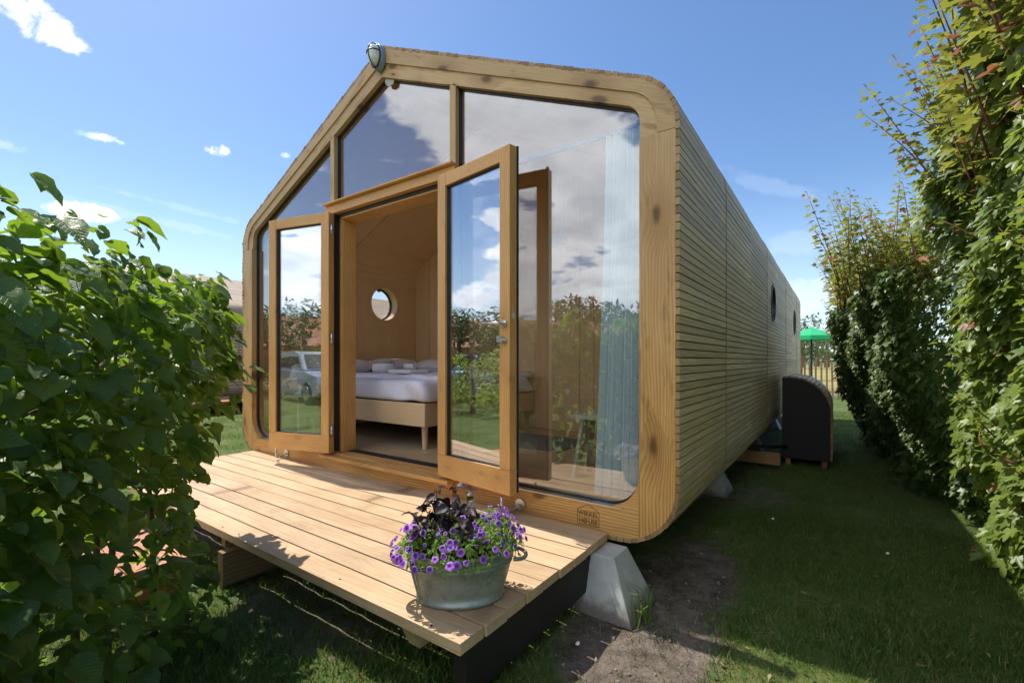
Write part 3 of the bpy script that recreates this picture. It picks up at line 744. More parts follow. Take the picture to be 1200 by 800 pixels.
for x, y_ in ((.12, -1.195), (.30, -1.19), (1.2, -1.18), (1.77, -1.2), (1.77, -1.06), (.33, -1.20)):
    MB().tube([(x, y_, DZ-.001), (x, y_, DZ+.0022)], .0042, 8).build('screw', M['gasket'], deck)
# low step at the left
step = thing('garden_step', 'low reddish wooden step half hidden under the broad leaved hedge', 'step', (-.35, -1.45, 0))
M['redwood'] = wood('red_brown_plank', (.35, .13, .06), (.55, .26, .14), (1, 0, 0), 1, .6, .2)
for k in range(3): MB().box(-.9, .10, -1.36-.13*k-.125, -1.36-.13*k, .15, .18).build('plank', M['redwood'], step, bevel=.003)
for x in (-.85, .05): MB().box(x-.02, x+.02, -1.73, -1.36, -.02, .149).build('side_board', M['redwood'], step)

# ------------------------------------------------------------------ concrete feet
def pier(x, y, label):
    hx0, hx1 = (x-.15, x+.12); b = MB()
    s = 1 if x > 0 else -1
    T_ = [(x-.13, y-.10), (x+.10, y-.10), (x+.10, y+.08), (x-.13, y+.08)]; B_ = [(x-.29, y-.19), (x+.225, y-.19), (x+.225, y+.16), (x-.29, y+.16)]
    b.add([(p[0], p[1], -.04) for p in B_]+[(p[0], p[1], HB-.012) for p in T_], [(0, 3, 2, 1), (4, 5, 6, 7), (0, 1, 5, 4), (1, 2, 6, 5), (2, 3, 7, 6), (3, 0, 4, 7)])
    o = b.build('concrete_pier', M['concrete'], None, bevel=.006); return tag(o, label, 'pier', 'concrete piers under the cabin')
pier(1.93, -.09, 'pale sloping concrete foot beside the black deck beam'); pier(1.93, 2.3, 'second concrete foot back along the shaded cabin side')
pier(1.93, 4.7, 'third concrete foot under the cabin near the dark rounded cabinet'); pier(1.93, 7.1, 'fourth concrete foot far back under the cabin side, behind the dark cabinet')
pier(-1.93, -.09, 'concrete foot under the left front corner of the cabin'); pier(-1.93, 4.7, 'concrete foot under the far left side of the cabin')
for x in (-1.2, 1.2): MB().box(x-.05, x+.05, .15, HL-.2, .10, HB-.005).build('floor_beam', M['black'], cabin)
tb = MB().box(1.55, 2.42, 3.62, 3.70, .04, .17).build('timber_beam', M['sleeper']); tag(tb, 'brown timber lying under the cabin beside the dark cabinet', 'timber')
dp = MB().tube([(1.7, 3.5, .24), (2.05, 3.55, .22), (2.25, 3.7, .23), (2.46, 3.9, .22)], .022, 10).build('drain_pipe', M['gasket'], None, smooth=True); tag(dp, 'black hose running from under the cabin to the dark cabinet', 'hose')

# ------------------------------------------------------------------ storage cabinet
cab = thing('storage_cabinet', 'black storage cabinet with one rounded top corner against the slatted wall', 'cabinet', (2.66, 4.5, 0))
pf = [(2.41, .07), (2.885, .07), (2.885, .62)]+[(2.885-.40+.40*math.cos(w), .62+.40*math.sin(w)) for w in np.linspace(0, PI/2, 12)][1:]+[(2.41, 1.02)]
MB().prism(pf, 4.0, 5.3).build('cabinet_body', M['black'], cab)
o2 = inset(pf, -.001)
pts = [(2.885, .09)]+pf[2:]; s_acc = 0
for i in range(2, len(pf)): pass
line = [Vector(p) for p in pf[1:]]; Ls = [0]
for a_, b_ in zip(line, line[1:]): Ls.append(Ls[-1]+(b_-a_).length)
s_ = .03
while s_ < Ls[-1]-.02:
    i = max(j for j in range(len(Ls)) if Ls[j] <= s_); i = min(i, len(line)-2); d = (line[i+1]-line[i]).normalized(); p = line[i]+d*(s_-Ls[i]); n_ = Vector((d.y, -d.x))
    q = [p-d*.02+n_*.002, p+d*.02+n_*.002, p+d*.02+n_*.022, p-d*.02+n_*.022]; MB().prism([tuple(z) for z in q], 3.995, 5.31).build('slat', M['slat'], cab); s_ += .046
for x in (2.47, 2.83):
    for y_ in (4.06, 5.2): MB().box(x-.025, x+.025, y_-.025, y_+.025, -.02, .069).build('foot', M['redwood'], cab)

# ------------------------------------------------------------------ inside the bedroom
FZ = .42
bed = thing('bed', 'double bed of pale wood with white bedding in the corner of the bedroom', 'bed', (-1.08, 1.4, FZ))
bx0, bx1, by0, by1 = -2.08, -.03, .50, 2.28
MB().box(bx0, bx1, by0, by0+.03, .635, .845).build('side_rail', M['bed'], bed, bevel=.008)
MB().box(bx1-.03, bx1, by0+.031, by1, .635, .845).build('side_rail', M['bed'], bed, bevel=.004)
MB().box(bx0, bx0+.03, by0+.031, by1, .635, .845).build('side_rail', M['bed'], bed, bevel=.004)
MB().box(bx0+.031, bx1-.031, by0+.031, by1, .66, .70).build('bed_base', M['black'], bed)
for x in (bx0+.12, bx1-.10):
    for y_ in (by0+.10, by1-.1): MB().lathe([(.022, FZ), (.030, .634)], 16, Matrix.Translation((x, y_, 0))).build('leg', M['bed'], bed, smooth=False)
def soft_box(x0, x1, y0, y1, z0, z1, r=.05, seed=0, amp=.008, nx=28, ny=28, nz=6, puff_=0.):
    """box with rounded edges and small wrinkles"""
    rg = np.random.default_rng(seed); k = rg.uniform(3, 9, (6, 3)); ph = rg.uniform(0, 6, 6)
    b = MB(); cx_, cy_, cz_ = (x0+x1)/2, (y0+y1)/2, (z0+z1)/2; hx, hy, hz2 = (x1-x0)/2, (y1-y0)/2, (z1-z0)/2
    def P_(u, v, w):
        p = np.array([u*hx, v*hy, w*hz2]); inn = np.array([hx-r, hy-r, hz2-min(r, hz2*.98)]); q = np.clip(p, -inn, inn); d = p-q; l = np.linalg.norm(d)
        if l > 1e-9: q = q+d/l*min(l, r)
        if puff_: q[2] *= 1-puff_*max(abs(u), abs(v))**3
        wv = sum(math.sin(k[i]@(q+1)*2.3+ph[i]) for i in range(6))/6*amp
        q = q*(1+wv/ max(hz2, .05)*.5); return (cx_+q[0], cy_+q[1], cz_+q[2]+wv*.5)
    for (ax, sg) in ((2, 1), (2, -1), (0, 1), (0, -1), (1, 1), (1, -1)):
        n1, n2 = ((nx, ny), (ny, nz), (nx, nz))[(2, 0, 1).index(ax)]
        vs = []
        for i in range(n1+1):
            for j in range(n2+1):
                a_, c_ = -1+2*i/n1, -1+2*j/n2
                vs.append(P_(*((a_, c_, sg) if ax == 2 else (sg, a_, c_) if ax == 0 else (a_, sg, c_))))
        fs = []
        for i in range(n1):
            for j in range(n2):
                a_ = i*(n2+1)+j; f_ = (a_, a_+n2+1, a_+n2+2, a_+1); flip = (sg < 0) != (ax == 1); fs.append(f_[::-1] if flip else f_)
        b.add(vs, fs)
    return b
def weld(o):
    import bmesh
    bm = bmesh.new(); bm.from_mesh(o.data); bmesh.ops.remove_doubles(bm, verts=bm.verts, dist=.0004); bmesh.ops.recalc_face_normals(bm, faces=bm.faces); bm.to_mesh(o.data); bm.free()
    for p in o.data.polygons: p.use_smooth = True
    return o
weld(soft_box(bx0+.01, bx1+.005, by0-.012, by1, .85, 1.045, .05, 3, .012).build('mattress', M['white'], bed))
weld(soft_box(bx0+.02, bx1-.01, by0+.30, by1-.02, 1.030, 1.085, .025, 5, .018).build('duvet', M['white'], bed))
def top(name, label, cat, b, m_, group=None):
    o = weld(b.build(name, m_)); return tag(o, label, cat, group)
for i, (x0, x1, y0, y1, lab) in enumerate(((-2.06, -1.66, .58, 1.24, 'white pillow nearest the foot side, by the left wall'), (-2.06, -1.62, 1.28, 1.96, 'second white pillow along the left wall, behind the rolled towel'), (-1.55, -1.02, 1.80, 2.26, 'white pillow against the boarded back wall at the right'))):
    top('pillow', lab, 'pillow', soft_box(x0, x1, y0, y1, 1.07, 1.25, .075, 11+i, .03, 20, 16, 6, .45), M['pillow'], 'pillows on the bed')
def roll(cx_, cy_, cz_, L, r, ang, seed):
    b = MB(); Mt = Matrix.Translation((cx_, cy_, cz_)) @ Matrix.Rotation(ang, 4, 'Z') @ Matrix.Rotation(R(90), 4, 'Y'); rg = random.Random(seed)
    ph = 0; n = 44; wd = []
    for k in range(n):       # spiral section
        w = 2*PI*k/n*2.6; rr = r*(.25+.75*k/(n-1)); wd.append((rr*math.cos(w), rr*math.sin(w)*.85))
    vs = []; fs = []; ro = [Vector((x*(1-.1/ max(.3, math.hypot(x, y)/r)), y*(1-.1/max(.3, math.hypot(x, y)/r)))) for x, y in wd]
    for s_ in (-L/2, L/2):
        vs += [tuple(Mt @ Vector((x, y, s_))) for x, y in wd]+[tuple(Mt @ Vector((p.x*.93, p.y*.93, s_))) for p in ro]
    N = 2*n
    for k in range(n-1): fs += [(k, k+1, N+k+1, N+k), (n+k+1, n+k, N+n+k, N+n+k+1), (k+1, k, n+k, n+k+1), (N+k, N+k+1, N+n+k+1, N+n+k)]
    b.add(vs, fs); b.tube([Mt @ Vector((0, 0, -L/2+.012)), Mt @ Vector((0, 0, L/2-.012))], r*.82, 16); return b
top('rolled_towel', 'rolled white towel lying towards the left of the bed', 'towel', roll(-1.22, 1.02, 1.150, .25, .062, R(25), 1), M['towel'], 'towels on the bed')
top('folded_towel', 'flat folded white towel lying in front of the smaller rolled towel on the bed', 'towel', soft_box(-1.06, -.70, .93, 1.22, 1.088, 1.130, .02, 21, .012), M['towel'], 'towels on the bed')
top('rolled_towel', 'smaller rolled white towel lying to the right on the folded towel', 'towel', roll(-.93, 1.14, 1.165, .20, .036, R(-10), 2), M['towel'], 'towels on the bed')
# stools
M['stool'] = flat('pale_painted_wood', (.62, .62, .50), .6, bump=.2, bscale=30, var=.06)
def stool(x, y, label):
    s = thing('stool', label, 'stool', (x, y, FZ), 'pale wooden stools by the windows')
    MB().box(x-.20, x+.20, y-.14, y+.14, FZ+.405, FZ+.435).build('seat', M['stool'], s, bevel=.004)
    for q in (-1, 1):
        for (a0, a1, c0, c1) in (((x-.13 if q < 0 else x+.13), (x-.19 if q < 0 else x+.19), y-.11, y+.11),):
            # a solid end board with a notch cut from the bottom
            b = MB(); th = .022
            Mt = Matrix(((0, 1, 0, a0), (1, 0, 0, y), (0, 0, 1, FZ), (0, 0, 0, 1))); sh = (a1-a0)
            poly = [(-.13, 0), (-.055, 0), (-.04, .22), (.04, .22), (.055, 0), (.13, 0), (.10, .404), (-.10, .404)]
            vs = [(a0+(a1-a0)*(1-z/.404)-q*th*kk, y+u, FZ+z) for kk in (0, 1) for u, z in poly]; n = 8
            b.add(vs, [(0, 1, 2, 7), (2, 3, 6, 7), (3, 4, 5, 6), (8+7, 8+2, 8+1, 8), (8+7, 8+6, 8+3, 8+2), (8+6, 8+5, 8+4, 8+3)]+[(k, (k+1) % n, n+(k+1) % n, n+k) for k in range(n)])
            b.build('leg', M['stool'], s)
    return s
stool(-1.78, .36, 'pale wooden stool carrying the white table lamp behind the left door')
stool(1.62, .62, 'pale wooden stool standing beside the blue curtain')
tl_ = thing('table_lamp', 'small white table lamp on the stool behind the left door', 'table lamp', (-1.78, .36, FZ+.435))
M['lampwhite'] = flat('white_ceramic', (.72, .78, .76), .3, var=.03); M['shade'] = flat('white_shade', (.80, .84, .84), .8, var=.03)
Mt = Matrix.Translation((-1.78, .36, FZ+.4355))
MB().lathe([(.065, 0), (.068, .012), (.03, .04), (.018, .07), (.034, .11), (.022, .15), (.012, .17), (.012, .2)], 24, Mt).build('lamp_base', M['lampwhite'], tl_, smooth=True)
MB().lathe([(.115, .175), (.078, .33)], 28, Mt, cap=False).build('lamp_shade', M['shade'], tl_, smooth=True)
# rug
M['rug'] = flat('grey_woven_rug', (.16, .16, .17), .95, bump=.8, bscale=120, var=.4)
tag(MB().box(-.15, .95, 1.15, 1.85, FZ+.001, FZ+.011).build('rug', M['rug'], bevel=.003), 'dark grey woven rug on the bedroom floor behind the right door', 'rug')
# vent
vent = thing('vent', 'round white ventilation grille on the bedroom back wall', 'vent', (.10, PY-.03, 2.42))
M['ventm'] = flat('vent_grey', (.45, .5, .55), .5)
Mv = Matrix.Translation((.28, PY-.031, 2.63)) @ Matrix.Rotation(R(90), 4, 'X')
MB().lathe([(.105, 0), (.105, .012), (.095, .018), (.09, .012)], 32, Mv, cap=False).build('vent_rim', M['ventm'], vent)
for k in range(9):
    z = -.08+.02*k; w = math.sqrt(.09**2-z*z); MB().box(.28-w, .28+w, PY-.045, PY-.034, 2.63+z-.006, 2.63+z+.004).build('louvre', M['ventm'], vent)
# curtains and rail
M['railm'] = flat('dark_blue_rail', (.05, .09, .16), .4, .5)
rail = MB().box(.45, 2.09, .145, .17, 2.535, 2.562).build('curtain_rail', M['railm'], None); tag(rail, 'slim dark curtain rail behind the right hand window', 'curtain rail')
rail2 = MB().box(-2.09, -.9, .145, .17, 2.535, 2.562).build('curtain_rail', M['railm'], None); tag(rail2, 'slim dark curtain rail behind the left hand window', 'curtain rail')
def curtain(x0, x1, z0, z1, nf, label, flare=.0, seed=0):
    rg = np.random.default_rng(seed); nu, nz_ = nf*14, 24; V = []; am = rg.uniform(.6, 1.3, nf+1); 
    for j in range(nz_+1):
        t_ = j/nz_; z = z0+(z1-z0)*t_; l = x0-flare*(1-t_)**1.5; 
        for i in range(nu+1):
            u = i/nu; ph = u*nf*2*PI+.5*math.sin(u*7+seed)+.25*math.sin(t_*3+u*4)
            a_ = np.interp(u*nf, range(nf+1), am)
            V.append((l+(x1-l)*u+.012*math.sin(ph*2+1), .157+(.027*a_)*(.75+.25*(1-t_))*math.sin(ph), z))
    V = np.array(V); q = (np.arange(nz_)[:, None]*(nu+1)+np.arange(nu)[None]).ravel()
    o = np_mesh('curtain', V, np.stack([q, q+1, q+nu+2, q+nu+1], 1), M['curtain'], smooth=True); return tag(o, label, 'curtain', 'blue curtains')
curtain(1.83, 2.06, .44, 2.535, 6, 'pale blue curtain gathered at the right edge of the front window', .08, 1)
curtain(-2.07, -1.9, .44, 2.535, 4, 'pale blue curtain gathered at the left edge of the front window', -.10, 2)

# ------------------------------------------------------------------ zinc tub and plants
TC = Vector((1.715, -.985, DZ+.001)); TA = R(40)
Mtub = Matrix.Translation(TC) @ Matrix.Rotation(TA, 4, 'Z')
tub = thing('zinc_tub', 'oval galvanised zinc tub standing on the deck corner', 'tub', TC)
def oval(prof, name, m_, smooth=True):
    b = MB(); base = 0
    for a_, b2, z in prof:
        for k in range(48): w = 2*PI*k/48; b.v.append(tuple(Mtub @ Vector((a_*math.cos(w), b2*math.sin(w), z))))
    for i in range(len(prof)-1):
        for k in range(48): b.f.append((i*48+k, i*48+(k+1) % 48, (i+1)*48+(k+1) % 48, (i+1)*48+k))
    b.f.append(tuple(range(47, -1, -1))); return b.build(name, m_, tub, smooth=smooth)
def oa(s): return (.165+.055*s, .110+.045*s)
prof = []
for z, dr_ in ((0, 0), (.004, .004), (.018, .004), (.020, 0), (.05, 0), (.10, 0), (.146, 0), (.149, .0035), (.153, 0), (.160, 0), (.163, .0035), (.167, 0), (.197, 0), (.198, .006), (.204, .008), (.210, .005), (.210, -.003), (.198, -.006), (.10, -.006), (.02, -.006)):
    a_, b2 = oa(z/.205); prof.append((a_+dr_, b2+dr_, z))
oval(prof, 'tub_body', M['zinc'])
for sg in (-1, 1):
    pts = []
    for w in np.linspace(-PI/2, PI/2, 13): pts.append(Mtub @ Vector((sg*(.208+.055*math.cos(w)), .062*math.sin(w), .165-.006*math.cos(w))))
    MB().tube(pts, .0078, 8).build('handle', M['zinc'], tub, smooth=True)
m_seam = MB().tube([Mtub @ Vector((-.155, -.058, .02)), Mtub @ Vector((-.197, -.078, .197))], .004, 6).build('seam', M['zinc'], tub)
M['soil'] = flat('potting_soil', (.03, .022, .016), .95, bump=1, bscale=120, var=.4)
b = MB(); a_, b2 = oa(.8)
b.add([tuple(Mtub @ Vector((a_*.97*math.cos(2*PI*k/40), b2*.97*math.sin(2*PI*k/40), .165))) for k in range(40)]+[tuple(Mtub @ Vector((0, 0, .175)))], [(k, (k+1) % 40, 40) for k in range(40)]); b.build('soil', M['soil'], tub)

# generic leaf templates (unit length along +Y, normal +Z)
def leaf_template(kind, rg, fold=.25, droop=.25):
    if kind == 'hazel':
        prof = [(0, 0), (.02, .20), (.16, .38), (.34, .45), (.52, .40), (.62, .36), (.78, .24), (.90, .09), (1.0, 0)]
        tv, uv = [], []
        for y, w in prof:
            ws = [-w, -w*.5, 0, w*.5, w] if 0 < w else [0]
            for x in ws:
                jag = rg.uniform(-.035, .035) if abs(x) == w and w else 0
                xx = x+jag; z = abs(xx)*fold-droop*y*y+.035*math.sin(xx*11+y*9+fold*20)*abs(xx)*2+rg.uniform(-.022, .022)
                tv.append((xx, y+rg.uniform(-.01, .01), z)); uv.append((xx+.5, y))
        tf = [(0, 2, 1), (0, 3, 2), (0, 4, 3), (0, 5, 4)]; 
        r_ = 1
        for i in range(len(prof)-3):
            for k in range(4): a = r_+k; tf += [(a, a+1, a+6), (a, a+6, a+5)]
            r_ += 5
        last = r_+5
        for k in range(4): tf.append((r_+k, r_+k+1, last))
        return np.array(tv), np.array(tf), np.array(uv)
    if kind == 'maple':
        lobes = [(-150, .34), (-118, .28), (-100, .55), (-74, .40), (-54, .78), (-42, .80), (-24, .50), (-14, .78), (-4, 1.0), (6, 1.0), (14, .78), (24, .50), (42, .80), (54, .78), (74, .40), (100, .55), (118, .28), (150, .34)]
        tv = [(0, .0, 0)]
        for a, r_ in lobes:
            a = R(a); x, y = r_*math.sin(a)*.62, r_*math.cos(a)*.62+.25; tv.append((x, y, abs(x)*fold-droop*y*y+rg.uniform(-.02, .02)))
        tv[0] = (0, .22, 0); tf = [(0, i+1, i) for i in range(1, len(lobes))]; tf.append((0, 1, len(lobes)))
        tv = np.array(tv); return tv, np.array(tf), tv[:, :2]+np.array([.5, 0])
    if kind == 'small':
        tv = np.array([(0, 0, 0), (-.2, .35, .06), (0, .4, -.02), (.2, .35, .06), (0, 1, -.15)]); return tv, np.array([(0, 2, 1), (0, 3, 2), (1, 2, 4), (2, 3, 4)]), tv[:, :2]+.5
def unit3(n): v = RNG.normal(size=(n, 3)); return v/np.linalg.norm(v, axis=1, keepdims=True)
def leaf_objects(parent, tmpls, mtl, pos, rot, sc, name='leaf', smooth=True):
    meshes = []
    for tv, tf, uv in tmpls:
        me = bpy.data.meshes.new(name); me.from_pydata([tuple(v) for v in tv], [], [tuple(int(i) for i in f) for f in tf])
        l = me.uv_layers.new(name='UVMap'); l.data.foreach_set('uv', uv[tf.ravel()].astype(np.float32).ravel()); me.materials.append(mtl)
        if smooth:
            for p in me.polygons: p.use_smooth = True
        meshes.append(me)
    off = org(parent)
    for i in range(len(pos)):
        o = bpy.data.objects.new(name, meshes[i % len(meshes)]); o.matrix_basis = Matrix.Translation(Vector(pos[i])-off) @ Matrix(rot[i].tolist()).to_4x4() @ Matrix.Scale(float(sc[i]), 4); link(o, parent)
def leaf_stuff(parent, tmpls, mtl, pos, rot, sc, name='foliage', smooth=True):
    Vs, Fs, Us, n0 = [], [], [], 0
    for k, (tv, tf, uv) in enumerate(tmpls):
        s = slice(k, None, len(tmpls)); V, F = scatter(tv, tf, pos[s], rot[s], sc[s])
        Vs.append(V); Fs.append(F+n0); Us.append(np.tile(uv, (len(pos[s]), 1))); n0 += len(V)
    return np_mesh(name, np.concatenate(Vs), np.concatenate(Fs), mtl, np.concatenate(Us), parent, smooth, 'stuff')

rg = np.random.default_rng(3)
M['petleaf'] = leafmat('bright_petunia_leaf', (.14, .26, .03), (.28, .42, .07), (.50, .70, .08), .4, .5)
M['darkleaf'] = leafmat('dark_purple_leaf', (.014, .009, .012), (.05, .028, .03), (.10, .03, .02), .15, .48, odd=(.09, .12, .03), oddp=.93, spec=.35)
m, t = mat('purple_petal'); uv = t.new('ShaderNodeUVMap').outputs[0]; su = t.new('ShaderNodeSeparateXYZ'); t.l.new(uv, su.inputs[0])
c = t.ramp(su.outputs[0], [(0., (.75, .55, .05)), (.12, (.10, .012, .12)), (.35, (.20, .03, .40)), (.75, (.36, .13, .66)), (1., (.55, .36, .80))])
rnd = t.new('ShaderNodeObjectInfo').outputs['Random']; hs = t.new('ShaderNodeHueSaturation'); t.l.new(c, hs.inputs['Color']); t.l.new(t.m('ADD', t.m('MULTIPLY', rnd, .6), .7), hs.inputs['Value']); t.l.new(t.m('ADD', t.m('MULTIPLY', rnd, .03), .49), hs.inputs['Hue'])
t.l.new(hs.outputs[0], t.p.inputs['Base Color']); t.p.inputs['Roughness'].default_value = .6
tln = t.new('ShaderNodeBsdfTranslucent'); t.l.new(hs.outputs[0], tln.inputs[0]); mx = t.new('ShaderNodeMixShader'); mx.inputs[0].default_value = .3
t.l.new(t.p.outputs[0], mx.inputs[1]); t.l.new(tln.outputs[0], mx.inputs[2]); t.l.new(mx.outputs[0], t.o.inputs[0]); M['petal'] = m
pet = thing('petunia_plant', 'mound of small violet flowers spilling over the rim of the tub', 'flowers', TC+Vector((0, 0, .17)))
def mound(n, lo=.0, rx=.25, ry=.19, hz_=.08, skip=True):
    out = []
    while len(out) < n:
        u = RNG.uniform(-1, 1, 2); r_ = math.hypot(*u)
        if r_ > 1: continue
        if skip and ((u[0]+.14)/.46)**2+((u[1]-.05)/.55)**2 < 1 and RNG.random() < .8: continue
        z = hz_*(1-r_**2.2)-.03*max(0, r_-.78)/.22*1.2+RNG.uniform(-.015, .025)
        if u[0] > .45: z += .03
        out.append(Mtub @ Vector((u[0]*rx, u[1]*ry, .215+z)))
    return out
pp = mound(2600); pos = np.array([tuple(p) for p in pp]); ctr = np.array(TC)+np.array([0, 0, .1]); outw = pos-ctr
nr = outw*1.2+unit3(len(pos))*.25+np.array([0, 0, .1]); tm = [leaf_template('small', rg)]
leaf_stuff(pet, tm, M['petleaf'], pos, frames(nr, unit3(len(pos))), RNG.uniform(.016, .032, len(pos)))
b = MB()
for k in range(60):
    p = mound(1)[0]; q = Mtub @ Vector((RNG.uniform(-.14, .14), RNG.uniform(-.08, .08), .17)); b.tube([q, (q+p)/2+Vector((0, 0, .03)), p], .0018, 4)
b.build('stems', M['petleaf'], pet, kind='stuff')
fl = MB(); uvs = []; nseg = 20
for r_, z in ((0, -.35), (.2, -.1), (.6, .05), (.9, .02), (1., -.06)):
    for k in range(nseg):
        w = 2*PI*k/nseg; lob = 1+((.07*math.cos(5*w)) if r_ > .5 else 0); fl.v.append((r_*lob*math.cos(w), r_*lob*math.sin(w), z+(.06*math.cos(5*w) if r_ == 1. else 0))); uvs.append((r_, 0))
for i in range(4):
    for k in range(nseg): fl.f.append((i*nseg+k, i*nseg+(k+1) % nseg, (i+1)*nseg+(k+1) % nseg, (i+1)*nseg+k))
fme = fl.mesh('flower', smooth=True); ul = fme.uv_layers.new(name='UVMap')
for lp in fme.loops: ul.data[lp.index].uv = uvs[lp.vertex_index]
fme.materials.append(M['petal'])
cnt = 0
camv = np.array(CAM)
for p in mound(420, rx=.268, ry=.205, hz_=.09):
    if cnt >= 175: break
    loc = (Mtub.inverted() @ p)
    if (loc.x+.02)**2/.13**2+(loc.y-.02)**2/.11**2 < 1 and random.random() < .8: continue
    d = (p-Vector(ctr)); d.z = abs(d.z)*.8+.03; d += (CAM-p).normalized()*.12; d = d.normalized()+Vector(tuple(RNG.normal(0, .3, 3)))
    o = bpy.data.objects.new('flower', fme); link(o, pet); o.rotation_euler = d.to_track_quat('Z', 'Y').to_euler(); s = random.choice((random.uniform(.0105, .0155), random.uniform(.0115, .0165), random.uniform(.006, .011)))
    o.scale = (s, s, s); o.location = p+d.normalized()*.014-org(pet); cnt += 1
# dark plant
dk = thing('dark_leaved_plant', 'upright plant with glossy purple black leaves in the middle of the tub', 'plant', TC+Vector((0, 0, .17)))
dpos, dn, df, ds = [], [], [], []; b = MB()
for k in range(22):
    base = Mtub @ Vector((RNG.uniform(-.10, .04), RNG.uniform(-.06, .06), .17)); lean = Vector((RNG.normal(-.02, .055), RNG.normal(0, .05), RNG.uniform(.12, .25))); tip = base+lean
    b.tube([base, base+lean*.5+Vector((.004, 0, 0)), tip], [.003, .0025, .0015], 5)
    for j in range(13):
        t_ = .25+.75*j/12; p = base+lean*t_; w = RNG.uniform(0, 2*PI); o_ = Vector((math.cos(w), math.sin(w), RNG.uniform(0, .8)))
        dpos.append(tuple(p+o_*.008)); df.append(tuple(o_)); dn.append((RNG.normal(0, .4)+o_.x*.3, RNG.normal(-.3, .4)+o_.y*.3, .9)); ds.append(RNG.uniform(.035, .068))
b.build('stems', M['darkleaf'], dk, kind='stuff')
dt = [leaf_template('hazel', rg, .35, .25) for _ in range(2)]
for q in dt: q[0][:, 0] *= .74
leaf_objects(dk, dt, M['darkleaf'], np.array(dpos), frames(np.array(dn), np.array(df)), np.array(ds))

# ------------------------------------------------------------------ left hedge: broad leaved shrub
M['hazel'] = leafmat('broad_hedge_leaf', (.05, .115, .026), (.13, .225, .05), (.40, .62, .04), .40, .38, odd=(.16, .22, .03), oddp=.965, veins=9, spec=.45)
hz0 = thing('broad_leaved_hedge', 'tall dark green broad leaved hedge close by on the left of the deck', 'hedge', (1.0, -2.1, 0))
HA = np.array([.36, -1.64]); HBv = np.array([1.62, -2.78]); hd = HBv-HA; hL = np.linalg.norm(hd); hd /= hL; hn = np.array([-hd[1], hd[0]])   # hn points to the camera side
if hn@(np.array([2.94, -2.36])-HA) < 0: hn = -hn
def hedge_pts(n):
    out = []
    while len(out) < n:
        s = RNG.uniform(-.12, 1.25)*hL; z = RNG.uniform(.02, 1.85)**1.0; ht = 1.60+.04*(s/hL)+.10*math.sin(s*9)+.05*math.sin(s*23)
        if z > ht: continue
        wdt = .33*(1-.25*(z/ht)**3)+.05*math.sin(s*8+z*6)
        if s < .1: wdt *= max(.35, .6+s*3)
        w = RNG.uniform(-1, 1); w = np.sign(w)*abs(w)**.55*wdt
        if z < .35 and RNG.random() < .35: continue
        if s < .42*hL and z < 1.15 and RNG.random() < .38: continue
        out.append((*(HA+hd*(s-.50*max(0, min(1, (z-.75)/.5)))+hn*w), z, w/wdt, s, z/ht))
    return np.array(out)
hp_ = hedge_pts(7000); pos = hp_[:, :3]
out3 = np.concatenate([hn[None]*hp_[:, 3:4], np.zeros((len(pos), 1))], 1)
nr = out3*.55+np.array([0, 0, 1.])*RNG.uniform(.25, 1.1, (len(pos), 1))+unit3(len(pos))*.45
fw = out3*.8+unit3(len(pos))*.7+np.array([0, 0, -.55]); rot = frames(nr, fw); sc = np.clip(.035+RNG.exponential(.028, len(pos)), .035, .115)
dcam = np.linalg.norm(pos-camv, axis=1); fwdv = np.array([-math.sin(TH), math.cos(TH), 0])
order = np.argsort(dcam+np.where(((pos-camv)@fwdv) < .35*dcam, 9, 0)); near_i, far_i = order[:300], order[300:]
ht_ = [leaf_template('hazel', rg, RNG.uniform(.1, .4), RNG.uniform(.1, .45)) for _ in range(6)]
leaf_objects(hz0, ht_, M['hazel'], pos[near_i], rot[near_i], sc[near_i]); leaf_stuff(hz0, ht_, M['hazel'], pos[far_i], rot[far_i], sc[far_i])
for k in range(11):
    s = hL*(.02+.11*k+RNG.uniform(-.03, .03)); b0 = HA+hd*s+hn*RNG.uniform(-.1, .15); H = 1.35+.3*s/hL+RNG.uniform(-.1, .15)
    pts = [Vector((b0[0]+.03*math.sin(k+z*3)+RNG.normal(0, .008), b0[1]+.03*math.cos(k*2+z*2.5), z*H-.03)) for z in np.linspace(0, 1, 9)]
    MB().tube(pts, list(np.linspace(.015, .004, 9)), 7).build('stem', M['branch'], hz0, smooth=True)
b = MB()
for k in range(150):
    q = hp_[RNG.integers(len(hp_))]; b0 = Vector((*(HA+hd*q[4]), max(.1, q[2]-.22))); e_ = Vector(q[:3]); b.tube([b0, (b0+e_)/2+Vector((0, 0, .03)), e_+Vector(tuple(RNG.normal(0, .03, 3)))], [.005, .004, .002], 5)
b.build('twigs', M['branch'], hz0, kind='stuff')

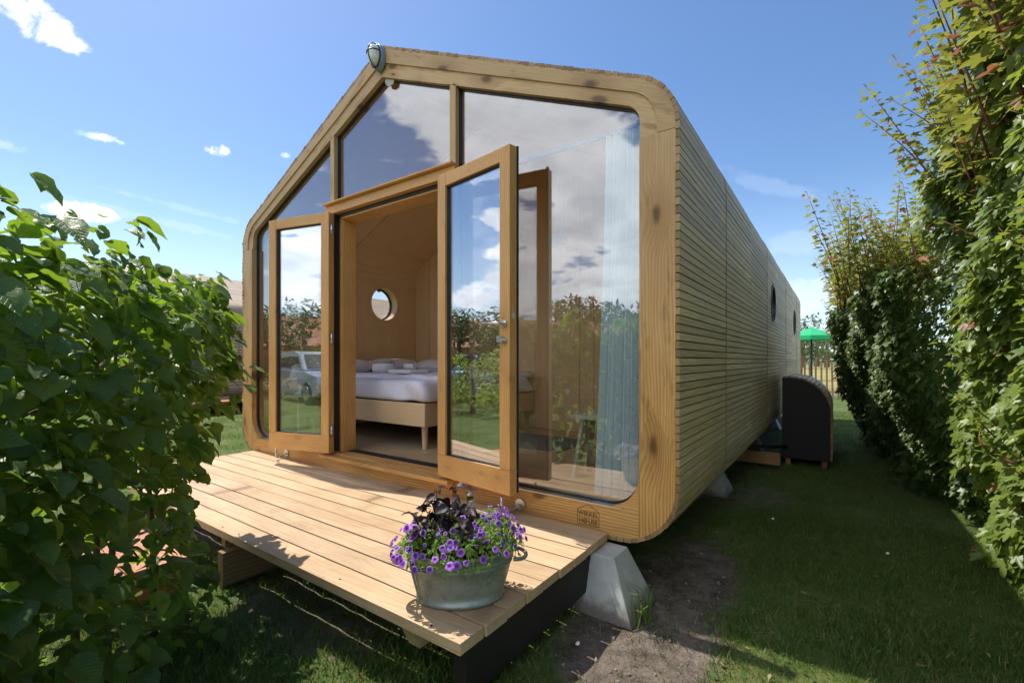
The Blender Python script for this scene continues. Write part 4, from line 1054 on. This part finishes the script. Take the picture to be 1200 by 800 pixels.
# ------------------------------------------------------------------ right hedges: field maple
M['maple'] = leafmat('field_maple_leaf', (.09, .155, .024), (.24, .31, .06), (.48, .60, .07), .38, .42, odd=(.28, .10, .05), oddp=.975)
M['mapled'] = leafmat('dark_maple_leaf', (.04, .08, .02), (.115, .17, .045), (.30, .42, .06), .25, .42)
M['mapley'] = leafmat('young_maple_leaf', (.12, .17, .03), (.26, .28, .06), (.50, .52, .08), .40, .45, odd=(.42, .17, .08), oddp=.92)
mt_ = [leaf_template('maple', rg, RNG.uniform(.05, .3), RNG.uniform(.1, .4)) for _ in range(4)]
def maple_block(n, xf, y0, y1, zt, depth, z0=.05, under=0.):
    """xf(y,z): the face toward the path; leaves crowd the face"""
    out = []
    while len(out) < n:
        y = RNG.uniform(y0, y1); z = RNG.uniform(z0, zt(y)); cl = math.sin(y*7+z*5)*.05+math.sin(y*15-z*11)*.03+math.sin(z*8+y*3)*.04
        d = RNG.exponential(.11) if RNG.random() < .75 else RNG.uniform(0, depth)
        if d > depth: continue
        top_ = (zt(y)-z)
        if top_ < .1 and RNG.random() < .3: continue
        x = xf(y, z)+cl+d; out.append((x, y, z, d))
    return np.array(out)
def place_maple(parent, pts, mtl, smin, smax, objs=0, up=.7):
    pos = pts[:, :3]; n = len(pos); nr = np.array([-.7, -.3, 0.])+np.array([0, 0, 1.])*RNG.uniform(.2, 2.0, (n, 1))*up+unit3(n)*.42; fw = np.array([-.5, -.15, -.8])+unit3(n)*.8
    rot = frames(nr, fw); sc = RNG.uniform(smin, smax, n); dc = np.linalg.norm(pos-camv, axis=1); inv = np.array([(p-camv)@fwdv < .25*d for p, d in zip(pos, dc)])
    order = np.argsort(dc+inv*50+pts[:, 3]*4); a, b_ = order[:objs], order[objs:]
    if objs: leaf_objects(parent, mt_, mtl, pos[a], rot[a], sc[a], smooth=False)
    leaf_stuff(parent, mt_, mtl, pos[b_], rot[b_], sc[b_], smooth=False)
near_h = thing('maple_hedge', 'tall sunlit maple hedge close by on the right edge of the path', 'hedge', (3.9, .8, 0))
xf1 = lambda y, z: 3.68+.08*max(0, 1.2-z)-.16*max(0, z-1.5)+.05*math.sin(y*2.3)
place_maple(near_h, maple_block(16000, xf1, -1.3, 1.95, lambda y: 2.75+.15*math.sin(y*3), .7), M['maple'], .06, .13, 300)
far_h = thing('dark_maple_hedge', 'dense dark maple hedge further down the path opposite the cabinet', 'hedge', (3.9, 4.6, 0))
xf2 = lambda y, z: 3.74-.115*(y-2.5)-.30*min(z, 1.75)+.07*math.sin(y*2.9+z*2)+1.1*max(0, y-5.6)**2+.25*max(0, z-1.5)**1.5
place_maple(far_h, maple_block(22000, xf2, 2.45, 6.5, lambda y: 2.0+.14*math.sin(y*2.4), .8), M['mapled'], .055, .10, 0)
# upright shoots with opposite leaves
def shoots(parent, n, box, hmin, hmax, lean, mtl, smin, smax, seed):
    r2 = np.random.default_rng(seed); P_, N_, F_, S_, Dd = [], [], [], [], []; b = MB()
    for k in range(n):
        x, y, z = (r2.uniform(*box[i]) for i in range(3)); h_ = r2.uniform(hmin, hmax); ln = Vector((lean[0]+r2.normal(0, .11), lean[1]+r2.normal(0, .11), 1)).normalized()
        p0 = Vector((x, y, z)); bend = Vector((r2.normal(0, .06), r2.normal(0, .06), 0)); ps = [p0+ln*h_*t_+bend*t_*t_ for t_ in np.linspace(0, 1, 6)]
        b.tube(ps, list(np.linspace(.006, .0018, 6)), 5)
        m_ = int(h_/.038); a0 = r2.uniform(0, PI)
        for j in range(m_):
            t_ = .12+.88*j/max(1, m_-1); p = p0+ln*h_*t_+bend*t_*t_; w = a0+j*PI/2+r2.normal(0, .3)
            for q in (0, PI):
                o_ = np.array([math.cos(w+q), math.sin(w+q), .25]); s_ = (smin+(smax-smin)*r2.random())*(1.05-.55*t_); P_.append(np.array(p)+o_*s_*.35); F_.append(o_+np.array([0, 0, -.25])); N_.append(np.array([0, 0, 1.])+r2.normal(0, .3, 3)-o_*.1); S_.append(s_)
        P_.append(np.array(ps[-1])); F_.append(np.array([0.2, 0, .9])); N_.append(np.array([1., 0, .3])); S_.append(smin*.7)
    b.build('shoots', M['twig'], parent, smooth=True, kind='stuff'); leaf_stuff(parent, mt_, mtl, np.array(P_), frames(np.array(N_), np.array(F_)), np.array(S_), name='shoot_leaves', smooth=False)
shoots(near_h, 150, ((3.45, 4.2), (-1.0, 2.1), (2.1, 2.6)), .45, 1.15, (-.22, .05), M['mapley'], .07, .125, 5)
shoots(near_h, 40, ((3.62, 3.8), (-.9, 1.9), (.4, 2.2)), .15, .35, (-.9, -.1), M['maple'], .06, .11, 6)
shoots(far_h, 170, ((2.95, 4.0), (2.6, 6.2), (1.75, 2.0)), .35, 1.0, (-.16, .0), M['mapley'], .075, .125, 7)
for k in range(9):
    y = -.8+.8*k; x0 = 3.95+.1*math.sin(k*2); pts = [Vector((x0+.05*math.sin(k+z*3), y+.04*math.cos(k+z*4), z*2.0-.03)) for z in np.linspace(0, 1, 7)]
    MB().tube(pts, list(np.linspace(.03, .012, 7)), 8).build('trunk', M['branch'], near_h if y < 2.4 else far_h, smooth=True)

# ------------------------------------------------------------------ grass
M['grass'] = leafmat('grass_blade', (.055, .12, .02), (.15, .23, .05), (.20, .32, .04), .30, .55, odd=(.30, .25, .11), oddp=.88, spec=.3)
tvg = np.array([(-.055, 0, 0), (.055, 0, 0), (-.035, .12, .55), (.035, .12, .55), (0, .42, 1.)]); tfg = np.array([(0, 1, 3), (0, 3, 2), (2, 3, 4)])
def grass(n, x0, x1, y0, y1, smin, smax, name, keep=.0, label=None):
    x = RNG.uniform(x0, x1, n); y = RNG.uniform(y0, y1, n); s = soil_np(x, y); cl = .5+.2*np.sin(x*6.3+y*2.1)+.2*np.sin(x*3.1-y*7.7)+.25*np.sin(x*17+y*13)*np.sin(x*11-y*19)
    ok = (RNG.random(n) > s*(1.0-keep)) & (RNG.random(n) < .55+.6*cl); ok &= ~((np.abs(x) < 2.1) & (y > .3) & (y < HL))
    x, y, s, cl = x[ok], y[ok], s[ok], cl[ok]; N = len(x); a = RNG.uniform(0, 2*PI, N); pos = np.stack([x, y, hgt(x, y)-.003], 1)
    tilt = RNG.normal(0, .35, (N, 2)); z = np.stack([tilt[:, 0], tilt[:, 1], np.ones(N)], 1); f = np.stack([np.cos(a), np.sin(a), np.zeros(N)], 1)
    V, F = scatter(tvg, tfg, pos, frames(z, f), RNG.uniform(smin, smax, N)*(.6+.6*cl))
    o = np_mesh(name, V, F, M['grass'], kind='stuff'); return tag(o, label, 'grass')
grass(60000, -.6, 2.6, -2.2, .0, .022, .06, 'grass', .04, 'short green grass and weeds around and under the deck')
grass(95000, 2.15, 4.0, -.9, 4.5, .016, .042, 'grass', .06, 'shaded mown grass path along the right side of the cabin')
grass(60000, 2.15, 3.75, -.9, 2.2, .012, .05, 'grass', .03, 'taller shaded grass blades on the near end of the path')
grass(35000, 2.1, 4.2, 4.5, 11, .02, .05, 'grass', .1, 'grass beyond the dark cabinet')
grass(60000, -9, -2.1, -2.5, 8, .025, .06, 'grass', .1, 'sunlit lawn left of the cabin')
# broad weeds and white daisies under the deck edge
M['weed'] = leafmat('clover_leaf', (.04, .11, .02), (.08, .17, .04), (.2, .35, .05), .25, .75, spec=.2)
n = 1500; x = RNG.uniform(.3, 3.2, n); y = np.where(x < 2.0, RNG.uniform(-1.5, -.35, n), RNG.uniform(-.8, 1.5, n)); ok = soil_np(x, y) < .55; x, y = x[ok], y[ok]
pos = np.stack([x, y, hgt(x, y)+RNG.uniform(.01, .035, len(x))], 1); tm = leaf_template('small', rg); tm[0][:, 0] *= 1.7
o = leaf_stuff(None, [tm], M['weed'], pos, frames(np.array([0, 0, 1.])+unit3(len(x))*.4, unit3(len(x))), RNG.uniform(.014, .03, len(x)), 'weeds'); tag(o, 'clover and small broad leaved weeds in the grass by the deck', 'weeds')
M['daisy'] = flat('white_petals', (.8, .8, .78), .6)
dme = MB().lathe([(.0004, 0), (.009, .002), (.0092, .003), (.0005, .005)], 12).mesh('daisy'); dme.materials.append(M['daisy'])
for i, (x, y, lab) in enumerate(((2.05, -.62, 'tiny white daisy in the grass right below the black beam'), (2.55, 1.6, 'tiny white daisy in the shaded grass beside the path'), (3.2, 1.3, 'tiny white daisy in the grass near the sunlit hedge'), (.62, -.98, 'tiny white daisy in the shade under the deck'))):
    o = bpy.data.objects.new('daisy', dme); link(o); o.location = (x, y, .035); o.rotation_euler = (.5, -.2, 0); tag(o, lab, 'daisy', 'daisies in the grass')
# tufts by the concrete foot
M['tuft'] = M['grass']; b = MB()
tf_ = thing('grass_tuft', 'long bent grass tuft growing beside the front concrete foot', 'grass tuft', (2.2, -.18, 0))
for k in range(26):
    a = RNG.uniform(0, 2*PI); L = RNG.uniform(.06, .17); d = Vector((math.cos(a), math.sin(a), 0)); p = Vector((2.2+RNG.normal(0, .02), -.2+RNG.normal(0, .03), -.02)); s = d.cross(Vector((0, 0, 1)))*.0028
    c = [p, p+d*L*.25+Vector((0, 0, L*.8)), p+d*L*.8+Vector((0, 0, L*.95))]; b.add([c[0]-s, c[0]+s, c[1]-s, c[1]+s, c[2]], [(0, 1, 3, 2), (2, 3, 4)])
b.build('blades', M['grass'], tf_, kind='stuff')
# pebbles / crumbs on the bare soil
M['stone'] = flat('soil_crumb', (.20, .17, .14), .9, bscale=20, var=.5); n = 900
x = RNG.uniform(1.7, 2.8, n); y = RNG.uniform(-.7, 1.4, n); ok = soil_np(x, y) > .4; x, y = x[ok], y[ok]; oc = np.array([(1, 0, 0), (-1, 0, 0), (0, 1, 0), (0, -1, 0), (0, 0, .7), (0, 0, -.7)], float); of = np.array([(0, 2, 4), (2, 1, 4), (1, 3, 4), (3, 0, 4), (2, 0, 5), (1, 2, 5), (3, 1, 5), (0, 3, 5)])
V, F = scatter(oc, of, np.stack([x, y, hgt(x, y)], 1), frames(unit3(len(x)), unit3(len(x))), RNG.exponential(.0035, len(x))+.0018); tag(np_mesh('gravel', V, F, M['stone'], kind='stuff', smooth=True), 'crumbs and small stones on the bare soil by the concrete foot', 'gravel')

M['litter'] = leafmat('dry_fallen_leaf', (.16, .10, .04), (.36, .27, .13), (.3, .2, .08), .15, .8)
n = 420; x = RNG.uniform(1.9, 3.7, n); y = RNG.uniform(-.9, 4.0, n); pos = np.stack([x, y, hgt(x, y)+.02*RNG.random(n)+.006], 1)
o = leaf_stuff(None, [leaf_template('small', rg)], M['litter'], pos, frames(np.array([0, 0, 1.])+unit3(n)*.35, unit3(n)), RNG.exponential(.012, n)+.008, 'leaf_litter', False); tag(o, 'dry clippings and fallen bits of leaf strewn over the shaded path', 'leaf litter')
b = MB()
for k in range(520):
    x, y = RNG.uniform(1.9, 3.5), RNG.uniform(-.8, 2.2); a = RNG.uniform(0, PI); L = RNG.uniform(.02, .07); z = .012+float(hgt(np.array([x]), np.array([y]))[0])
    b.tube([(x, y, z), (x+L*math.cos(a)*.5, y+L*math.sin(a)*.5, z+.006), (x+L*math.cos(a+.3), y+L*math.sin(a+.3), z)], .0009, 3)
tag(b.build('straw', M['litter'], None, kind='stuff'), 'thin dry straws lying on the bare soil and grass beside the deck', 'straw')
# ------------------------------------------------------------------ parasol, fence, far trees
M['green'] = curtain_mat('green_canvas', (.03, .50, .20))
par = thing('parasol', 'green parasol open behind the cabin and the picket fence', 'parasol', (0, 0, 0))
pc = CAM+Vector(ray(951, 422)*22.0); par.location = (pc.x, pc.y, 0)
b = MB(); n = 8; RR = .85
b.add([(pc.x, pc.y, 2.56)]+[(pc.x+RR*math.cos(2*PI*k/n), pc.y+RR*math.sin(2*PI*k/n), 2.20) for k in range(n)]+[(pc.x+RR*1.01*math.cos(2*PI*k/n), pc.y+RR*1.01*math.sin(2*PI*k/n), 2.04) for k in range(n)], [(0, 1+k, 1+(k+1) % n) for k in range(n)]+[(1+k, n+1+k, n+1+(k+1) % n, 1+(k+1) % n) for k in range(n)])
b.build('canopy', M['green'], par); MB().tube([(pc.x, pc.y, -.02), (pc.x, pc.y, 2.55)], .035, 10).build('pole', M['black'], par)
for k in range(n): MB().tube([(pc.x, pc.y, 2.5), (pc.x+RR*.97*math.cos(2*PI*k/n), pc.y+RR*.97*math.sin(2*PI*k/n), 2.19)], .012, 5).build('rib', M['black'], par)
M['picket'] = wood('chestnut_picket', (.22, .17, .12), (.38, .31, .22), (0, 0, 1), 1, .7, .2, vary=.2)
fence = thing('picket_fence', 'fence of split chestnut stakes at the far end of the path', 'fence', (2, 15.5, 0))
for k in range(48):
    x = -1.2+.15*k; h_ = 1.22+random.uniform(-.05, .05); l = random.uniform(-.03, .03)
    MB().prism([(x-.028, -.02), (x+.028, -.02), (x+.026+l, h_-.06), (x+l, h_), (x-.026+l, h_-.06)], 15.49, 15.52).build('picket', M['picket'], fence)
for z in (.3, .95): MB().tube([(-1.3, 15.48, z), (6, 15.48, z)], .006, 5).build('wire', M['gasket'], fence)
M['farleaf'] = leafmat('far_tree_leaf', (.035, .065, .02), (.08, .12, .035), (.2, .28, .05), .2, .6)
def blob_tree(name, x, y, h_, w, label, cat='tree', n=900, group=None, ls=.35, crown0=.2, mtl='farleaf'):
    tr = thing(name, label, cat, (x, y, 0), group); ctrs = [(x+RNG.normal(0, w*.32), y+RNG.normal(0, w*.32), h_*(crown0+.1)+RNG.random()*h_*(.85-crown0)) for _ in range(14)]
    pos = []; 
    for c_ in ctrs:
        m_ = n//14; u = unit3(m_)*(RNG.random((m_, 1))**.35)*np.array([w*.26, w*.26, h_*.14]); pos.append(u+np.array(c_))
    pos = np.concatenate(pos); pos[:, 2] = np.clip(pos[:, 2], h_*crown0*.5, None)
    leaf_stuff(tr, [leaf_template('small', rg)], M[mtl], pos, frames(unit3(len(pos))*.8+np.array([0, 0, .8]), unit3(len(pos))), RNG.uniform(.7, 1.4, len(pos))*ls, smooth=False)
    MB().tube([(x, y, -.1), (x+.05, y, h_*.35), (x, y+.05, h_*.75)], [w*.05, w*.035, w*.015], 7).build('trunk', M['branch'], tr, smooth=True); return tr
side = ('left of the parasol pole', 'right of the parasol pole')
for i, (px, d, h_, w, lab) in enumerate(((941, 95, 7.0, 9, 'far round tree on the field edge left of the parasol pole'), (957, 110, 5.5, 11, 'low spreading far tree on the field edge right of the parasol pole'), (969, 100, 6.5, 9, 'far tree on the field edge beside the hedge'), (938, 34, 3.9, 2.2, 'slender tree showing just above the green parasol'))):
    p = CAM+ray(px, 422)*d; blob_tree('field_tree', p.x, p.y, h_, w, lab, group='trees beyond the field', ls=.5 if d > 50 else .22)
# far wood: one mass
pos = []
for k in range(70):
    a = R(-35)+R(190)*k/70; r_ = 300+60*math.sin(k*1.7); cx_, cy_ = 3+r_*math.sin(a-R(70)), -2+r_*math.cos(a-R(70)); pos.append(np.array([cx_, cy_, 3.5])+unit3(90)*np.array([14, 14, 3.2+1.5*math.sin(k*2.3)]))
pos = np.concatenate(pos); pos[:, 2] = np.abs(pos[:, 2])
o = leaf_stuff(None, [leaf_template('small', rg)], M['farleaf'], pos, frames(unit3(len(pos)), unit3(len(pos))), RNG.uniform(3, 5, len(pos)), 'far_wood', False); tag(o, 'far off wood along the horizon', 'wood')

# ------------------------------------------------------------------ neighbouring cabin to the left
nb = thing('neighbour_cabin', 'second slatted cabin with pale roof far off beyond the lawn on the left', 'cabin', (-12.3, 7, HB))
M['slat_n'] = wood('pale_weathered_slat', (.36, .27, .19), (.50, .39, .28), (0, 1, 0), .7, .6, .1, world=True, vary=.12)
def shift(l, dx): return [(x+dx, z) for x, z in l]
NY0, NY1 = 1.0, 13.0
skin(shift(SH, -12.3), NY0+.02, NY1).build('shell', M['felt'], nb); b = MB()
for p, d in path_samples(OUT, .085):
    nrm = Vector((d.y, -d.x)); a_ = p+d*.037; c_ = p-d*.037
    for k in range(10):
        q = [a_, c_, c_-nrm*.02, a_-nrm*.02]; b.prism([(v.x-12.3, v.y) for v in q], NY0+k*1.2+.003, NY0+(k+1)*1.2-.003)
b.build('slats', M['slat_n'], nb, kind='stuff')
b = MB(); ring(b, shift(FRM, -12.3), shift(INN, -12.3), NY0, NY0+.1); b.build('front_frame', M['bottom'], nb)
MB().prism(shift(inset(INN, .002), -12.3), NY0+.05, NY0+.06).build('pane', M['dglass'], nb)
MB().prism(shift(SH, -12.3), NY1, NY1+.03).build('rear_wall', M['felt'], nb)
for y in (1.3, 6, 12.2):
    for x in (-14.1, -10.5): MB().prism([(x-.25, -.03), (x+.25, -.03), (x+.1, HB-.01), (x-.1, HB-.01)], y-.2, y+.2).build('footing', M['concrete'], nb)
terr = thing('neighbour_deck', 'reddish brown plank deck beside the second cabin', 'deck', (-8.6, 3.2, 0))
for k in range(8): MB().box(-10.0+.2*k, -10.0+.2*k+.193, 1.6, 4.8, .26, .30).build('board', M['redwood'], terr)
for y in (1.7, 3.2, 4.7): MB().box(-10.0, -8.4, y-.04, y+.04, -.02, .259).build('joist', M['black'], terr)

# ------------------------------------------------------------------ behind the photographer (mirrored in the panes)
def car(x, y, rz, paint, name, label):
    c = thing(name, label, 'car', (x, y, 0), 'cars parked on the grass'); c.rotation_euler = (0, 0, rz)
    def prt(b, nm, m_, par=c, **k):
        o = bpy.data.objects.new(nm, b.mesh(nm, Vector((0, 0, 0)), k.get('smooth', False), k.get('bevel', 0))); o.data.materials.append(m_); link(o, par); return o
    body = [(-2.05, .30), (-1.7, .22), (1.75, .22), (2.08, .32), (2.10, .62), (1.95, .80), (1.1, .93), (-1.75, 1.0), (-2.02, .92), (-2.08, .6)]
    prt(MB().prism(body, -.86, .86), 'body', paint, bevel=.05)
    roof = [(-1.85, .98), (1.05, .95), (.35, 1.42), (-.1, 1.50), (-1.2, 1.50), (-1.62, 1.40)]
    b = MB(); n = len(roof); vs = [(x_, s*(.82 if z < 1.1 else .66), z) for s in (-1, 1) for x_, z in roof]
    b.add(vs, [tuple(range(n)), tuple(range(2*n-1, n-1, -1))]+[((i+1) % n, i, i+n, (i+1) % n+n) for i in range(n)]); prt(b, 'cabin_roof', paint, bevel=.03)
    for s in (-1, 1):
        b = MB(); b.add([(x_, s*(.825 if z < 1.1 else .675), z) for x_, z in ((-1.5, 1.05), (.75, 1.04), (.25, 1.38), (-1.3, 1.40))], [(0, 1, 2, 3)]); prt(b, 'side_window', M['dark'])
    b = MB(); b.add([(1.0, -.7, 1.0), (1.0, .7, 1.0), (.42, .58, 1.41), (.42, -.58, 1.41)], [(0, 1, 2, 3)]); prt(b, 'windscreen', M['dark'])
    b = MB(); b.add([(-1.86, -.7, 1.03), (-1.86, .7, 1.03), (-1.64, .58, 1.38), (-1.64, -.58, 1.38)], [(0, 1, 2, 3)]); prt(b, 'rear_window', M['dark'])
    for wx in (-1.3, 1.3):
        for s in (-1, 1): prt(MB().tube([(wx, s*.68, .31), (wx, s*.875, .31)], .31, 24), 'wheel', M['gasket']); prt(MB().tube([(wx, s*.86, .31), (wx, s*.885, .31)], .19, 16), 'rim', M['steel'])
    for s in (-1, 1): prt(MB().box(2.0, 2.09, s*.6-.16, s*.6+.16, .60, .74), 'headlight', M['opal'])
M['dark'] = flat('dark_car_glass', (.02, .025, .03), .05)
M['silver'] = flat('silver_car_paint', (.42, .45, .50), .28, .6, var=.03); M['bluep'] = flat('blue_car_paint', (.10, .24, .42), .25, .3, var=.03)
car(-6.6, -9.6, R(35), M['silver'], 'parked_car', 'silver hatchback on the grass behind the photographer, mirrored in the left door'); car(-14.0, -9.2, R(60), M['bluep'], 'parked_car', 'blue hatchback on the grass, mirrored in the right door')
for i, (x, y, h_) in enumerate(((-3, -14.5, 2.8), (-6, -13.6, 2.6), (-9, -12.6, 2.7), (-12, -11, 2.9), (-14.5, -9, 2.6), (-16, -6.4, 2.7), (0, -15, 2.8), (3, -15.4, 2.7))):
    blob_tree('boundary_bush', x, y, h_*1.28, 4.2, 'bushy green shrub in the boundary hedge behind the parked cars', 'shrub', 3200, 'boundary shrubs', .24, .02)
for i, (x, y, h_) in enumerate(((-5.6, -4.2, 1.5), (-6.9, -5.6, 1.25), (-8.3, -5.0, 1.7))):
    blob_tree('garden_bush', x, y, h_, 1.5, ('small light green bush in the lawn mirrored in the right door', 'lowest of the light green bushes mirrored in the right door', 'tallest of the light green bushes mirrored in the right door')[i], 'shrub', 1500, 'garden bushes', .10, .02, 'maple')
barn = thing('barn', 'long low barn with brick walls and red brown tiled roof beyond the shrubs', 'barn', (-24, -26, 0))
M['brick'] = flat('barn_brick', (.28, .14, .09), .85, bump=.4, bscale=14, var=.3); M['tile'] = flat('red_roof_tile', (.36, .16, .09), .8, bump=.6, bscale=9, var=.3)
Mb = Matrix.Translation((-24, -26, 0)) @ Matrix.Rotation(R(-42), 4, 'Z')
MB().box(-22, 22, -4, 4, -.1, 2.3, M=Mb).build('wall', M['brick'], barn)
Mr = Mb @ Matrix.Rotation(R(90), 4, 'Z'); MB().prism([(-4.5, 2.25), (4.5, 2.25), (0, 4.7)], -22.4, 22.4, Mr).build('roof', M['tile'], barn)
